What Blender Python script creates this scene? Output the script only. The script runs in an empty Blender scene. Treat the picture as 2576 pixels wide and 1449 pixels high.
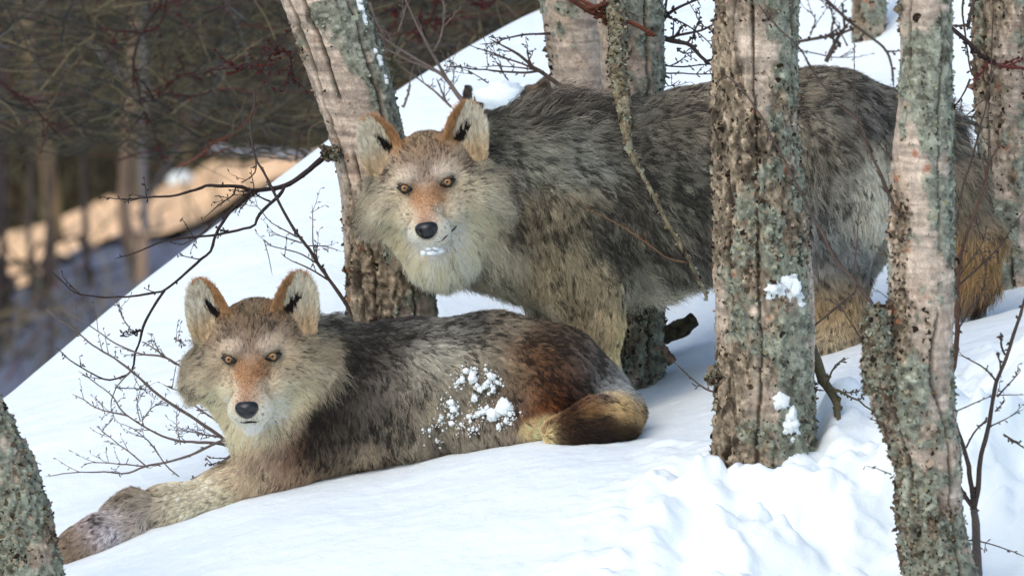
import bpy, math, random
import numpy as np
from mathutils import Vector, Matrix
from mathutils.kdtree import KDTree
from mathutils.bvhtree import BVHTree
import openvdb

random.seed(7)
RNG = np.random.default_rng(11)
scene = bpy.context.scene
COL = scene.collection

# ------------------------------------------------------------------ camera
K = 0.78e-3                      # metres per reference unit at the focus plane
PITCH = math.radians(7.0)
DIST = 20.0
CP, SP = math.cos(PITCH), math.sin(PITCH)
CAM = np.array([0.0, -DIST * CP, DIST * SP])
cam_data = bpy.data.cameras.new('camera')
cam = bpy.data.objects.new('camera', cam_data)
COL.objects.link(cam)
cam.location = CAM
cam.rotation_euler = (math.pi / 2 - PITCH, 0, 0)
cam_data.sensor_width = 36.0
cam_data.lens = 36.0 * DIST / (2576 * K)
cam_data.clip_start = 0.5
cam_data.clip_end = 400
cam_data.dof.use_dof = True
cam_data.dof.focus_distance = DIST - 0.05
cam_data.dof.aperture_fstop = 9.0
scene.camera = cam

# ------------------------------------------------------------------ light
SUN_EL, SUN_AZ = math.radians(48), math.radians(215)
world = bpy.data.worlds.new('World')
scene.world = world
world.use_nodes = True
wn = world.node_tree
wn.nodes.clear()
sky = wn.nodes.new('ShaderNodeTexSky')
sky.sky_type = 'NISHITA'
sky.sun_disc = False
sky.sun_elevation = SUN_EL
sky.sun_rotation = SUN_AZ
sky.air_density = 1.0
sky.dust_density = 2.2
sky.ozone_density = 1.0
bg = wn.nodes.new('ShaderNodeBackground')
bg.inputs['Strength'].default_value = 0.14
wo = wn.nodes.new('ShaderNodeOutputWorld')
wn.links.new(sky.outputs[0], bg.inputs[0])
wn.links.new(bg.outputs[0], wo.inputs[0])

sun_d = bpy.data.lights.new('sun', 'SUN')
sun_d.energy = 0.5
sun_d.angle = math.radians(60)
sun_d.color = (1.0, 0.96, 0.91)
sun = bpy.data.objects.new('sun', sun_d)
COL.objects.link(sun)
sdir = Vector((math.sin(SUN_AZ) * math.cos(SUN_EL), math.cos(SUN_AZ) * math.cos(SUN_EL), math.sin(SUN_EL)))
sun.rotation_euler = sdir.to_track_quat('Z', 'Y').to_euler()

vs = scene.view_settings
vs.view_transform = 'Standard'
vs.look = 'None'
vs.gamma = 1.0
vs.use_curve_mapping = False
vs.exposure = 0.68
scene.cycles.max_bounces = 6
scene.cycles.diffuse_bounces = 4
scene.cycles.glossy_bounces = 2
scene.cycles.transmission_bounces = 2

# ------------------------------------------------------------------ helpers
def P(px, py, Y):
    """world point on depth plane y = Y seen at reference position (px, py)"""
    u = (px - 1288.0) * K / DIST
    v = (724.5 - py) * K / DIST
    dy = CP + v * SP
    t = (Y - CAM[1]) / dy
    return np.array([u * t, Y, CAM[2] + t * (-SP + v * CP)])

def px_size(Y):
    return K * (DIST + Y) / DIST

def to_px(p):
    """reference position of world points (N,3)"""
    d = p - CAM
    f = d[:, 1] * CP - d[:, 2] * SP
    up = d[:, 1] * SP + d[:, 2] * CP
    return np.stack([1288 + d[:, 0] / f * DIST / K, 724.5 - up / f * DIST / K], 1)

def Zm(x0, y0, s):
    def f(*pts):
        return [((x0 + a / s) * 0.87233, (y0 + b / s) * 0.87233) for a, b in pts]
    return f
Z1 = Zm(200, 250, 2.4156); Z2 = Zm(100, 750, 2.07); Z3 = Zm(1000, 0, 2.576); Z4 = Zm(1800, 0, 2.234)
Z5 = Zm(2350, 400, 2.0697); Z6 = Zm(2350, 900, 1.9038); Z8 = Zm(1700, 750, 2.4156); Z9 = Zm(1350, 150, 1.811)
Z10 = Zm(900, 850, 2.576)

def lin(r, g, b):
    c = np.array([r, g, b], float) / 255.0
    return np.where(c <= 0.04045, c / 12.92, ((c + 0.055) / 1.055) ** 2.4)

def sstep(a, b, x):
    t = np.clip((x - a) / (b - a), 0, 1)
    return t * t * (3 - 2 * t)

def _hash(ix, iy, iz, seed):
    h = (ix.astype(np.uint32) * np.uint32(374761393) + iy.astype(np.uint32) * np.uint32(668265263)
         + iz.astype(np.uint32) * np.uint32(2147483647) + np.uint32((seed * 974634777) & 0xffffffff))
    h = (h ^ (h >> np.uint32(13))) * np.uint32(1274126177)
    h = (h ^ (h >> np.uint32(15))) * np.uint32(2246822519)
    h = h ^ (h >> np.uint32(16))
    return h.astype(np.float64) / 2147483648.0 - 1.0

def vnoise(p, seed=0):
    f = np.floor(p)
    i = f.astype(np.int64)
    t = p - f
    t = t * t * t * (t * (t * 6 - 15) + 10)
    out = 0
    for dx in (0, 1):
        wx = t[:, 0] if dx else 1 - t[:, 0]
        for dy in (0, 1):
            wy = t[:, 1] if dy else 1 - t[:, 1]
            for dz in (0, 1):
                wz = t[:, 2] if dz else 1 - t[:, 2]
                out = out + wx * wy * wz * _hash(i[:, 0] + dx, i[:, 1] + dy, i[:, 2] + dz, seed)
    return out

def fbm(p, octv=4, seed=0, gain=0.5):
    a, s, n = 1.0, 0.0, 0.0
    p = np.asarray(p, float)
    for o in range(octv):
        s = s + a * vnoise(p * (2.03 ** o) + 17.3 * o, seed + o)
        n += a
        a *= gain
    return s / n

def tag(o, label=None, cat=None, group=None, kind=None):
    if label: o['label'] = label
    if cat: o['category'] = cat
    if group: o['group'] = group
    if kind: o['kind'] = kind
    return o

def empty(name, loc, label, cat, group=None):
    o = bpy.data.objects.new(name, None)
    COL.objects.link(o)
    o.location = loc
    o.empty_display_size = 0.05
    tag(o, label, cat, group)
    return o

def link(name, me, mat, parent=None, smooth=True):
    if smooth:
        me.polygons.foreach_set('use_smooth', np.ones(len(me.polygons), bool))
    if mat is not None:
        me.materials.append(mat)
    o = bpy.data.objects.new(name, me)
    COL.objects.link(o)
    if parent is not None:
        o.parent = parent
        o.matrix_parent_inverse = Matrix.Translation(parent.location).inverted()
    return o

def mesh_np(name, v, faces, col=None):
    me = bpy.data.meshes.new(name)
    v = np.asarray(v, np.float32)
    faces = np.asarray(faces, np.int32)
    nf, nc = faces.shape
    me.vertices.add(len(v)); me.vertices.foreach_set('co', v.ravel())
    me.loops.add(nf * nc); me.loops.foreach_set('vertex_index', faces.ravel())
    me.polygons.add(nf); me.polygons.foreach_set('loop_start', np.arange(0, nf * nc, nc, dtype=np.int32))
    me.update(calc_edges=True)
    if col is not None:
        set_col(me, col)
    return me

def set_col(me, col):
    a = me.attributes.new('tint', 'FLOAT_COLOR', 'POINT')
    c = np.ones((len(col), 4), np.float32); c[:, :3] = col
    a.data.foreach_set('color', c.ravel())

# ------------------------------------------------------------------ materials
def new_mat(name):
    m = bpy.data.materials.new(name)
    m.use_nodes = True
    nt = m.node_tree
    return m, nt, nt.nodes['Principled BSDF']

def mat_tint(name, rough=0.85, spec=0.2, nscale=300.0, var=0.35, bump=0.0, bscale=200.0):
    """colour attribute varied by fine noise"""
    m, nt, b = new_mat(name)
    at = nt.nodes.new('ShaderNodeAttribute'); at.attribute_name = 'tint'
    tc = nt.nodes.new('ShaderNodeTexCoord')
    nz = nt.nodes.new('ShaderNodeTexNoise'); nz.inputs['Scale'].default_value = nscale; nz.inputs['Detail'].default_value = 4
    nt.links.new(tc.outputs['Object'], nz.inputs['Vector'])
    mr = nt.nodes.new('ShaderNodeMapRange')
    mr.inputs[1].default_value = 0.25; mr.inputs[2].default_value = 0.75
    mr.inputs[3].default_value = 1 - var; mr.inputs[4].default_value = 1 + var
    nt.links.new(nz.outputs['Fac'], mr.inputs[0])
    vm = nt.nodes.new('ShaderNodeVectorMath'); vm.operation = 'SCALE'
    nt.links.new(at.outputs['Color'], vm.inputs[0]); nt.links.new(mr.outputs[0], vm.inputs['Scale'])
    nt.links.new(vm.outputs[0], b.inputs['Base Color'])
    b.inputs['Roughness'].default_value = rough
    b.inputs['Specular IOR Level'].default_value = spec
    if bump:
        n2 = nt.nodes.new('ShaderNodeTexNoise'); n2.inputs['Scale'].default_value = bscale; n2.inputs['Detail'].default_value = 5
        nt.links.new(tc.outputs['Object'], n2.inputs['Vector'])
        bp = nt.nodes.new('ShaderNodeBump'); bp.inputs['Strength'].default_value = bump; bp.inputs['Distance'].default_value = 0.004
        nt.links.new(n2.outputs['Fac'], bp.inputs['Height']); nt.links.new(bp.outputs[0], b.inputs['Normal'])
    return m

def mat_flat(name, rgb, rough=0.8, spec=0.2, var=0.3, nscale=80.0, coat=0.0):
    m, nt, b = new_mat(name)
    tc = nt.nodes.new('ShaderNodeTexCoord')
    nz = nt.nodes.new('ShaderNodeTexNoise'); nz.inputs['Scale'].default_value = nscale; nz.inputs['Detail'].default_value = 4
    nt.links.new(tc.outputs['Object'], nz.inputs['Vector'])
    cr = nt.nodes.new('ShaderNodeValToRGB')
    c = np.array(rgb)
    cr.color_ramp.elements[0].position = 0.3; cr.color_ramp.elements[1].position = 0.7
    cr.color_ramp.elements[0].color = (*(c * (1 - var)), 1); cr.color_ramp.elements[1].color = (*np.clip(c * (1 + var), 0, 1), 1)
    nt.links.new(nz.outputs['Fac'], cr.inputs[0]); nt.links.new(cr.outputs[0], b.inputs['Base Color'])
    b.inputs['Roughness'].default_value = rough
    b.inputs['Specular IOR Level'].default_value = spec
    b.inputs['Coat Weight'].default_value = coat
    return m

def mat_snow(name):
    m, nt, b = new_mat(name)
    tc = nt.nodes.new('ShaderNodeTexCoord')
    n1 = nt.nodes.new('ShaderNodeTexNoise'); n1.inputs['Scale'].default_value = 45; n1.inputs['Detail'].default_value = 8; n1.inputs['Roughness'].default_value = 0.62
    nt.links.new(tc.outputs['Object'], n1.inputs['Vector'])
    bp = nt.nodes.new('ShaderNodeBump'); bp.inputs['Strength'].default_value = 0.35; bp.inputs['Distance'].default_value = 0.012
    nt.links.new(n1.outputs['Fac'], bp.inputs['Height']); nt.links.new(bp.outputs[0], b.inputs['Normal'])
    b.inputs['Base Color'].default_value = (0.84, 0.92, 0.92, 1)
    b.inputs['Roughness'].default_value = 0.55
    b.inputs['Specular IOR Level'].default_value = 0.25
    b.inputs['Subsurface Weight'].default_value = 0.25
    b.inputs['Subsurface Radius'].default_value = (0.010, 0.014, 0.018)
    b.inputs['Subsurface Scale'].default_value = 1.0
    return m

def mat_hair(name):
    m, nt, b = new_mat(name)
    at = nt.nodes.new('ShaderNodeAttribute'); at.attribute_name = 'tint'
    nt.links.new(at.outputs['Color'], b.inputs['Base Color'])
    b.inputs['Roughness'].default_value = 0.55
    b.inputs['Specular IOR Level'].default_value = 0.25
    return m

M_SNOW = mat_snow('snow')
M_BARK = mat_tint('birch_bark', 0.9, 0.15, 350, 0.30, 0.35, 260)
M_LICHEN = mat_tint('lichen_flakes', 0.95, 0.1, 400, 0.3)
M_TWIG = mat_tint('twig_bark', 0.75, 0.25, 300, 0.35)
M_SKIN = mat_tint('wolf_hide', 0.9, 0.1, 250, 0.3)
M_HAIR = mat_hair('wolf_hair')
M_NOSE = mat_flat('wet_black_nose', (0.010, 0.010, 0.012), 0.30, 0.45, 0.5, 500, 0.15)
M_EYE = mat_flat('black_eye_rim', (0.010, 0.008, 0.007), 0.25, 0.5, 0.3, 200)
M_IRIS = mat_flat('amber_iris', tuple(lin(156, 112, 56)), 0.15, 0.5, 0.25, 900, 0.5)
M_PUPIL = mat_flat('black_pupil', (0.004, 0.004, 0.004), 0.08, 0.5, 0.0)
M_LID = mat_flat('eyelid_skin', tuple(lin(92, 78, 64)), 0.8, 0.15, 0.4, 500)
M_LIP = mat_flat('dark_lip', (0.015, 0.012, 0.012), 0.5, 0.3, 0.3, 200)

# ------------------------------------------------------------------ terrain
CTRL = [  # px, py, Y on the near snow slope
 (-300,1950,-1.4),(500,1800,-1.4),(1300,1700,-1.4),(1900,1620,-1.4),(2330,1640,-1.4),(2330,1560,-1.1),(2800,1480,-1.1),(2900,1560,-1.4),
 (-300,1660,-.5),(150,1525,-.5),(650,1355,-.5),(1000,1295,-.5),(1400,1215,-.5),(1900,1158,-.48),(2330,1080,-.5),(2900,950,-.5),
 (150,1415,-.14),(650,1250,-.14),(1000,1192,-.14),(1330,1116,-.16),(1500,1122,-.22),(1600,1112,-.18),(1800,1068,-.1),(2050,985,-.1),(2400,900,-.1),(2900,790,-.1),
 (-200,1380,.3),(500,1210,.3),(1000,1110,.3),(1600,1030,.3),(2100,882,.28),(2300,840,.3),(2700,740,.3),
 (1600,990,.55),(2520,785,.5),(1690,862,.8),(2000,760,.8),(2576,690,.8),
 (-300,1200,.9),(1100,800,1.0),(1450,820,1.0),(2100,640,1.2),
 (0,985,1.3),(350,697,1.7),(820,347,2.3),(1370,27,2.9),(-400,1260,.9),
 (1250,245,2.3),(1700,270,2.2),(2200,180,2.2),(2700,-60,2.2),(1700,-120,3.5),(2600,-400,3.5)]
cx = np.array([P(a, b, y) for a, b, y in CTRL])
def _tps(d2):
    return np.where(d2 > 1e-12, 0.5 * d2 * np.log(np.maximum(d2, 1e-12)), 0.0)
_n = len(cx)
A = np.zeros((_n + 3, _n + 3))
dd = ((cx[:, None, :2] - cx[None, :, :2]) ** 2).sum(-1)
A[:_n, :_n] = _tps(dd) + np.eye(_n) * 0.002
A[:_n, _n] = 1; A[:_n, _n + 1:] = cx[:, :2]; A[_n:, :_n] = A[:_n, _n:].T
W_T = np.linalg.solve(A, np.r_[cx[:, 2], 0, 0, 0])
RX = (np.array([-900, -300, 0, 350, 820, 1370, 1700, 2600, 4000]) - 1288) * K
RY = np.array([0.3, 0.9, 1.3, 1.7, 2.3, 2.9, 4.2, 7.0, 9.0])

def ground(x, y, detail=True):
    x = np.asarray(x, float); y = np.asarray(y, float)
    xc = np.clip(x, -1.5, 1.5); yc = np.clip(y, -1.7, 3.6)
    z = np.full(xc.shape, W_T[_n]) + W_T[_n + 1] * xc + W_T[_n + 2] * yc
    for i in range(_n):
        z = z + W_T[i] * _tps((xc - cx[i, 0]) ** 2 + (yc - cx[i, 1]) ** 2)
    z = z + 0.22 * (x - xc) + 0.16 * np.where(y > yc, y - yc, 0) + 0.10 * np.where(y < yc, y - yc, 0)
    d = np.maximum(0, y - np.interp(x, RX, RY))
    z = z - 1.1 * d * d / (d + 0.5)
    if detail:
        p = np.stack([x, y, np.zeros_like(x)], -1).reshape(-1, 3)
        xs, ys = x.ravel(), y.ravel()
        lump = np.clip(sstep(0.22, 0.75, xs + 0.55 * (-0.2 - ys)) * sstep(0.05, -0.35, ys) + 0.0, 0, 1)
        b = np.abs(fbm(p * np.array([4.5, 4.5, 1]), 2, 5, 0.5)) * 2
        b2 = np.abs(fbm(p * np.array([11, 11, 1]) + 3, 3, 9, 0.5)) * 2
        b3 = fbm(p * np.array([30, 30, 1]), 3, 12, 0.55)
        b = np.sqrt(b * b + .06); b2 = np.sqrt(b2 * b2 + .10)
        n = lump * (0.066 * (b - 0.3) + 0.034 * (b2 - 0.35) * (0.5 + b) + 0.004 * b3)
        n += (1 - lump) * 0.006 * fbm(p * np.array([5, 9, 1]), 3, 21)
        n += 0.002 * fbm(p * 40, 2, 33)
        n *= sstep(0.0, 0.2, np.interp(xs, RX, RY) - ys) * 0.85 + 0.15
        z = z + n.reshape(x.shape)
    return z

def axis(lo, a, b, hi, fine, coarse):
    left = a - np.geomspace(fine, a - lo, coarse) if lo < a else np.array([])
    right = b + np.geomspace(fine, hi - b, coarse)
    return np.unique(np.r_[left, np.arange(a, b, fine), right])
gx = axis(-30, -1.35, 1.35, 30, 0.0085, 34)
gy = axis(-26, -1.5, 3.3, 14, 0.0085, 34)
GX, GY = np.meshgrid(gx, gy)
GZ = ground(GX, GY)
GZ = np.maximum(GZ, -14)
nx, ny = len(gx), len(gy)
idx = np.arange(nx * ny).reshape(ny, nx)
q = np.stack([idx[:-1, :-1], idx[:-1, 1:], idx[1:, 1:], idx[1:, :-1]], -1).reshape(-1, 4)
o = link('snow_ground', mesh_np('snow_ground', np.stack([GX, GY, GZ], -1).reshape(-1, 3), q), M_SNOW)
tag(o, 'white snow slope falling to the left under the wolves and birches', None, None, 'structure')

# far hillside across the valley, built as ground with a few different surfaces
def far_z(x, y):
    e = np.interp(y, [12, 26, 30, 34, 60, 90], [-12.5, -7.0, -5.9, -4.75, 12, 24])
    return e
fx = np.linspace(-40, 40, 220); fy = np.r_[np.linspace(12, 24, 20), np.linspace(24.3, 42, 130), np.linspace(43, 95, 40)]
FX, FY = np.meshgrid(fx, fy)
fp = np.stack([FX, FY, FX * 0], -1).reshape(-1, 3)
FZ = far_z(FX, FY) + (0.35 * fbm(fp * 0.5, 4, 3) + 0.12 * fbm(fp * 2.2, 3, 8)).reshape(FX.shape)
fi = np.arange(FX.size).reshape(FX.shape)
fq = np.stack([fi[:-1, :-1], fi[:-1, 1:], fi[1:, 1:], fi[1:, :-1]], -1).reshape(-1, 4)
fn = fbm(fp * np.array([1.2, 1.2, 1]), 4, 40)
fcol = lin(72, 68, 48) * (1 + 0.5 * fn[:, None])
fo = link('far_hillside', mesh_np('far_hillside', np.stack([FX, FY, FZ], -1).reshape(-1, 3), fq, fcol), mat_tint('leaf_litter', 0.95, 0.05, 6, 0.5))
tag(fo, 'dark brown wooded hillside out of focus across the valley', None, None, 'structure')

# ------------------------------------------------------------------ tubes (trunks, branches, twigs)
def catmull(pts, n):
    pts = np.asarray(pts, float)
    if len(pts) == 2:
        t = np.linspace(0, 1, n)[:, None]
        return pts[0] * (1 - t) + pts[1] * t
    p = np.vstack([2 * pts[0] - pts[1], pts, 2 * pts[-1] - pts[-2]])
    seg = np.linalg.norm(np.diff(pts[:, :3], axis=0), axis=1)
    cum = np.r_[0, np.cumsum(seg)]
    s = np.linspace(0, cum[-1], n)
    i = np.clip(np.searchsorted(cum, s, 'right') - 1, 0, len(pts) - 2)
    t = ((s - cum[i]) / np.maximum(seg[i], 1e-9))[:, None]
    p0, p1, p2, p3 = p[i], p[i + 1], p[i + 2], p[i + 3]
    return 0.5 * (2 * p1 + (p2 - p0) * t + (2 * p0 - 5 * p1 + 4 * p2 - p3) * t ** 2 + (3 * p1 - p0 - 3 * p2 + p3) * t ** 3)

def frames(c):
    t = np.gradient(c, axis=0)
    t /= np.linalg.norm(t, axis=1, keepdims=True) + 1e-12
    a = np.array([0.3, -0.8, 0.1]) if abs(t[0, 2]) > 0.7 else np.array([0.1, -0.3, 0.9])
    u = np.zeros_like(t)
    for i in range(len(t)):
        a = a - t[i] * a.dot(t[i]); a = a / (np.linalg.norm(a) + 1e-12)
        u[i] = a
    return t, u, np.cross(t, u)

class Tubes:
    def __init__(self): self.v, self.q, self.c, self.n = [], [], [], 0
    def tube(self, c, r, col, seg=6, tip=True):
        c = np.asarray(c, float); r = np.broadcast_to(r, (len(c),)).copy()
        if tip: r[-1] *= 0.3
        t, u, w = frames(c)
        a = np.linspace(0, 2 * math.pi, seg, endpoint=False)
        ring = c[:, None] + r[:, None, None] * (np.cos(a)[None, :, None] * u[:, None] + np.sin(a)[None, :, None] * w[:, None])
        n = len(c)
        ii = np.arange(n * seg).reshape(n, seg)
        q = np.stack([ii[:-1], np.roll(ii[:-1], -1, 1), np.roll(ii[1:], -1, 1), ii[1:]], -1).reshape(-1, 4)
        q = np.vstack([q, self._cap(ii[-1]), self._cap(ii[0][::-1])]) if seg in (4, 6) else q
        self.v.append(ring.reshape(-1, 3)); self.q.append(q + self.n)
        cc = np.broadcast_to(col, (n, 3)) if np.ndim(col) == 2 else np.broadcast_to(np.asarray(col)[None], (n, 3))
        self.c.append(np.repeat(cc, seg, 0)); self.n += n * seg
    @staticmethod
    def _cap(r):
        return np.array([[r[0], r[1], r[2], r[3]]]) if len(r) == 4 else np.array([[r[0], r[1], r[2], r[3]], [r[0], r[3], r[4], r[5]]])
    def build(self, name, mat, parent=None):
        me = mesh_np(name, np.vstack(self.v), np.vstack(self.q), np.vstack(self.c))
        return link(name, me, mat, parent)

TWIG = lin(78, 66, 58); TWIG_GREY = lin(112, 100, 92); TWIG_DARK = lin(50, 40, 36)
TRNG = np.random.default_rng(5)

def twig_into(T, pts, r0, r1, col, spurs=8, side=3, side_len=0.07, jitter=0.0025):
    """one branch: wiggly main axis, side twigs, short spurs with buds"""
    c = np.asarray(pts, float)
    L = np.linalg.norm(np.diff(c, axis=0), axis=1).sum()
    n = max(6, int(L / 0.012))
    c = catmull(c, n)
    w = fbm(np.arange(n)[:, None] * np.array([[0.35, 0, 0]]) + TRNG.uniform(0, 99, 3), 3, 1)
    w2 = fbm(np.arange(n)[:, None] * np.array([[0.35, 0, 0]]) + TRNG.uniform(0, 99, 3), 3, 2)
    env = np.minimum(1, np.arange(n) / 4.0)
    c[:, 0] += w * jitter * env; c[:, 2] += w2 * jitter * env
    r = np.linspace(r0, r1, n) * (1 + 0.18 * fbm(np.arange(n)[:, None] * np.array([[0.9, 0, 0]]) + TRNG.uniform(0, 99, 3), 2, 3))
    cc = np.asarray(col)[None] * (1 + 0.35 * w[:, None])
    T.tube(c, r, cc, 6)
    t, u, v = frames(c)
    for k in range(side):
        i = int(TRNG.uniform(0.25, 0.92) * n); i = min(max(i, 1), n - 2)
        d = t[i] * 0.8 + np.array([TRNG.uniform(-1, 1), TRNG.uniform(-0.5, 0.5), TRNG.uniform(-0.6, 1)]) * 0.8
        d /= np.linalg.norm(d)
        l = side_len * TRNG.uniform(0.4, 1.2)
        m = 8
        s = np.linspace(0, 1, m)[:, None]
        e = c[i] + d * l * s + np.array([0, 0, 1]) * l * 0.15 * s ** 2 + TRNG.normal(0, 0.0012, (m, 3)) * s
        T.tube(e, np.linspace(max(r1, r[i] * 0.5), r1 * 0.6, m), cc[i], 4)
        for j in (3, 5, 7):
            bud(T, e[min(j, m - 1)], d, r1, cc[i])
    for k in range(spurs):
        i = int(TRNG.uniform(0.1, 1.0) * (n - 1))
        bud(T, c[i], t[i], max(r1, r[i] * 0.45), cc[i])

BUD = [None, 1.0]
def bud(T, p, t, r, col):
    d = t * 0.6 + TRNG.normal(0, 0.7, 3); d /= np.linalg.norm(d)
    l = TRNG.uniform(0.005, 0.014)
    s = np.linspace(0, 1, 4)[:, None]
    T.tube(p + d * l * s, np.array([r * 0.8, r * 0.7, r * 1.3 + 0.0004, r * 0.5]) * BUD[1], np.asarray(col) * 0.8 if BUD[0] is None else BUD[0], 4)

def branch(parent, pts, Y, r0, r1, col=TWIG, spurs=8, side=3, side_len=0.07, subs=(), name='branch', jitter=0.0025, ypow=1.0):
    """pts: reference positions; Y: depth or (start, end) depth; r in reference units"""
    T = Tubes()
    def w3(pp, yy):
        ya, yb = yy if isinstance(yy, tuple) else (yy, yy)
        k = np.linspace(0, 1, len(pp)) ** ypow
        return [P(a, b, ya + (yb - ya) * f) for (a, b), f in zip(pp, k)]
    s = px_size(np.mean(Y))
    twig_into(T, w3(pts, Y), r0 * s, r1 * s, np.asarray(col), spurs, side, side_len, jitter)
    for sp in subs:
        yy = sp[3] if len(sp) > 3 else (np.mean(Y) if isinstance(Y, tuple) else Y)
        twig_into(T, w3(sp[0], yy), sp[1] * s, sp[2] * s, np.asarray(col), max(2, spurs // 2), max(1, side // 2), side_len * 0.7, jitter)
    return T.build(name, M_TWIG, parent)

# ------------------------------------------------------------------ birch trunks
def birch(label, pts, Y, seed, lichen=0.5, rough=0.5, lich_x=0.0, rough_x=0.0, pale=1.0, flakes=1200, step=0.0032, group='birches around the wolves', pink=1.0, cracks=()):
    """pts: (px, py, radius) top to bottom"""
    s = px_size(Y)
    pp = np.array([[*P(a, b, Y if len(r) == 1 else r[1]), r[0] * s] for a, b, *r in pts])
    base = pp[-1, :3]
    root = empty('birch_tree', base, label, 'tree', group)
    L = np.linalg.norm(np.diff(pp[:, :3], axis=0), axis=1).sum()
    n = int(L / step)
    cr = catmull(pp, n); c, r = cr[:, :3], cr[:, 3]
    seg = int(min(220, 2 * math.pi * r.mean() / step))
    t, u, w = frames(c)
    a = np.linspace(0, 2 * math.pi, seg, endpoint=False)
    nrm = np.cos(a)[None, :, None] * u[:, None] + np.sin(a)[None, :, None] * w[:, None]
    pos = (c[:, None] + r[:, None, None] * nrm).reshape(-1, 3)
    nr = nrm.reshape(-1, 3)
    q0 = pos + seed * 7.31
    nxs = nr[:, 0]
    # layers of bark
    big = fbm(q0 * np.array([9, 9, 5]), 3, seed)
    rgh = sstep(-0.12, 0.22, big + (rough - 0.5) * 1.1 + rough_x * nxs * 0.6)
    lch = sstep(-0.02, 0.16, fbm(q0 * np.array([14, 14, 10]), 4, seed + 20, 0.65) + (lichen - 0.5) * 0.9 + lich_x * nxs * 0.5)
    ridge = 1 - np.abs(fbm(q0 * np.array([62, 62, 13]) + 0.9 * fbm(q0 * 16, 3, seed + 3)[:, None], 4, seed + 5, 0.6)) * 2.6
    plate = sstep(0.05, 0.75, ridge)                      # 1 on crack lines
    fine = fbm(q0 * np.array([130, 130, 90]), 3, seed + 8, 0.6)
    horiz = fbm(q0 * np.array([14, 14, 120]), 3, seed + 11, 0.6)
    crust = fbm(q0 * 75, 3, seed + 14, 0.7)
    disp = rgh * (0.004 - 0.007 * plate + 0.006 * fine) + (1 - rgh) * 0.0012 * horiz + lch * (0.0015 + 0.0045 * crust)
    disp += 0.006 * fbm(q0 * np.array([6, 6, 4]), 2, seed + 30)
    crk = np.zeros(len(pos))
    for ci, c0 in enumerate(cracks):
        zz = np.stack([np.full(len(pos), ci * 9.1 + seed), np.zeros(len(pos)), q0[:, 2]], 1)
        cpos = c0 + .16 * fbm(zz * np.array([1, 1, 5]), 3, 7) + .05 * fbm(zz * np.array([1, 1, 40]), 2, 9)
        wd = .05 + .04 * fbm(zz * np.array([1, 1, 9]) + 5, 2, 11)
        crk = np.maximum(crk, sstep(1, .3, np.abs(nxs - cpos) / np.maximum(wd, .006)) * (nr[:, 1] < 0) * sstep(-.25, -.05, fbm(zz * np.array([1, 1, 4]) + 31, 2, 13)))
    disp = disp - .010 * crk + .004 * rgh * sstep(.0, .5, crk) * (crk < .6)
    flare = np.repeat(np.linspace(0, 1, n), seg)
    pos = pos + nr * (disp + 0.02 * flare ** 10)[:, None]
    smooth_c = lin(182, 166, 148) * np.exp(0.55 * horiz[:, None]) * pale
    pk = sstep(0.1, 0.45, fbm(q0 * np.array([20, 20, 16]), 3, seed + 41))[:, None] * pink
    smooth_c = smooth_c * (1 - 0.5 * pk) + lin(190, 164, 140) * 0.5 * pk
    band = sstep(0.22, 0.42, fbm(q0 * np.array([10, 10, 70]), 3, seed + 44))[:, None]
    smooth_c = smooth_c * (1 - 0.45 * band) + lin(100, 88, 80) * 0.45 * band
    rough_c = lin(138, 125, 105) * (1 + 0.55 * fine[:, None])
    tonev = fbm(q0 * np.array([40, 40, 18]), 3, seed + 50)[:, None]
    rough_c = rough_c * (1 + 0.5 * tonev)
    rr = rgh[:, None]
    col = smooth_c * (1 - rr) + rough_c * rr
    blk = sstep(0.18, 0.4, fbm(q0 * np.array([55, 55, 22]), 3, seed + 60))[:, None] * rr
    col = col * (1 - 0.8 * blk) + lin(42, 35, 28) * 0.8 * blk
    mot = fbm(q0 * np.array([120, 120, 75]), 3, seed + 90, 0.65)[:, None]
    col = col * np.exp((0.75 * rr + 0.55) * mot)
    org = sstep(0.50, 0.58, fbm(q0 * 38, 3, seed + 66))[:, None]
    col = col * (1 - 0.6 * org) + lin(170, 100, 62) * 0.6 * org
    lc = lin(134, 138, 121) * np.exp(1.1 * crust[:, None])
    dk = sstep(0.2, 0.4, fbm(q0 * 60, 3, seed + 71))[:, None]
    lc = lc * (1 - 0.75 * dk) + lin(48, 50, 40) * 0.75 * dk
    ll = (lch * 0.92 * (1 - crk))[:, None]
    col = np.clip(col * (1 - ll) + lc * ll, 0.008, 0.8)
    col = col * .94
    ck = (.85 * crk)[:, None]
    col = col * (1 - ck) + lin(46, 38, 30) * ck
    ii = np.arange(n * seg).reshape(n, seg)
    q = np.stack([ii[:-1], np.roll(ii[:-1], -1, 1), np.roll(ii[1:], -1, 1), ii[1:]], -1).reshape(-1, 4)[:, ::-1]
    trunk = link('trunk', mesh_np('trunk', pos, q, col), M_BARK, root)
    if flakes:
        add_flakes(root, pos, nr, lch, rgh, flakes, seed)
    root['r'] = float(r.mean())
    return root

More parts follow.
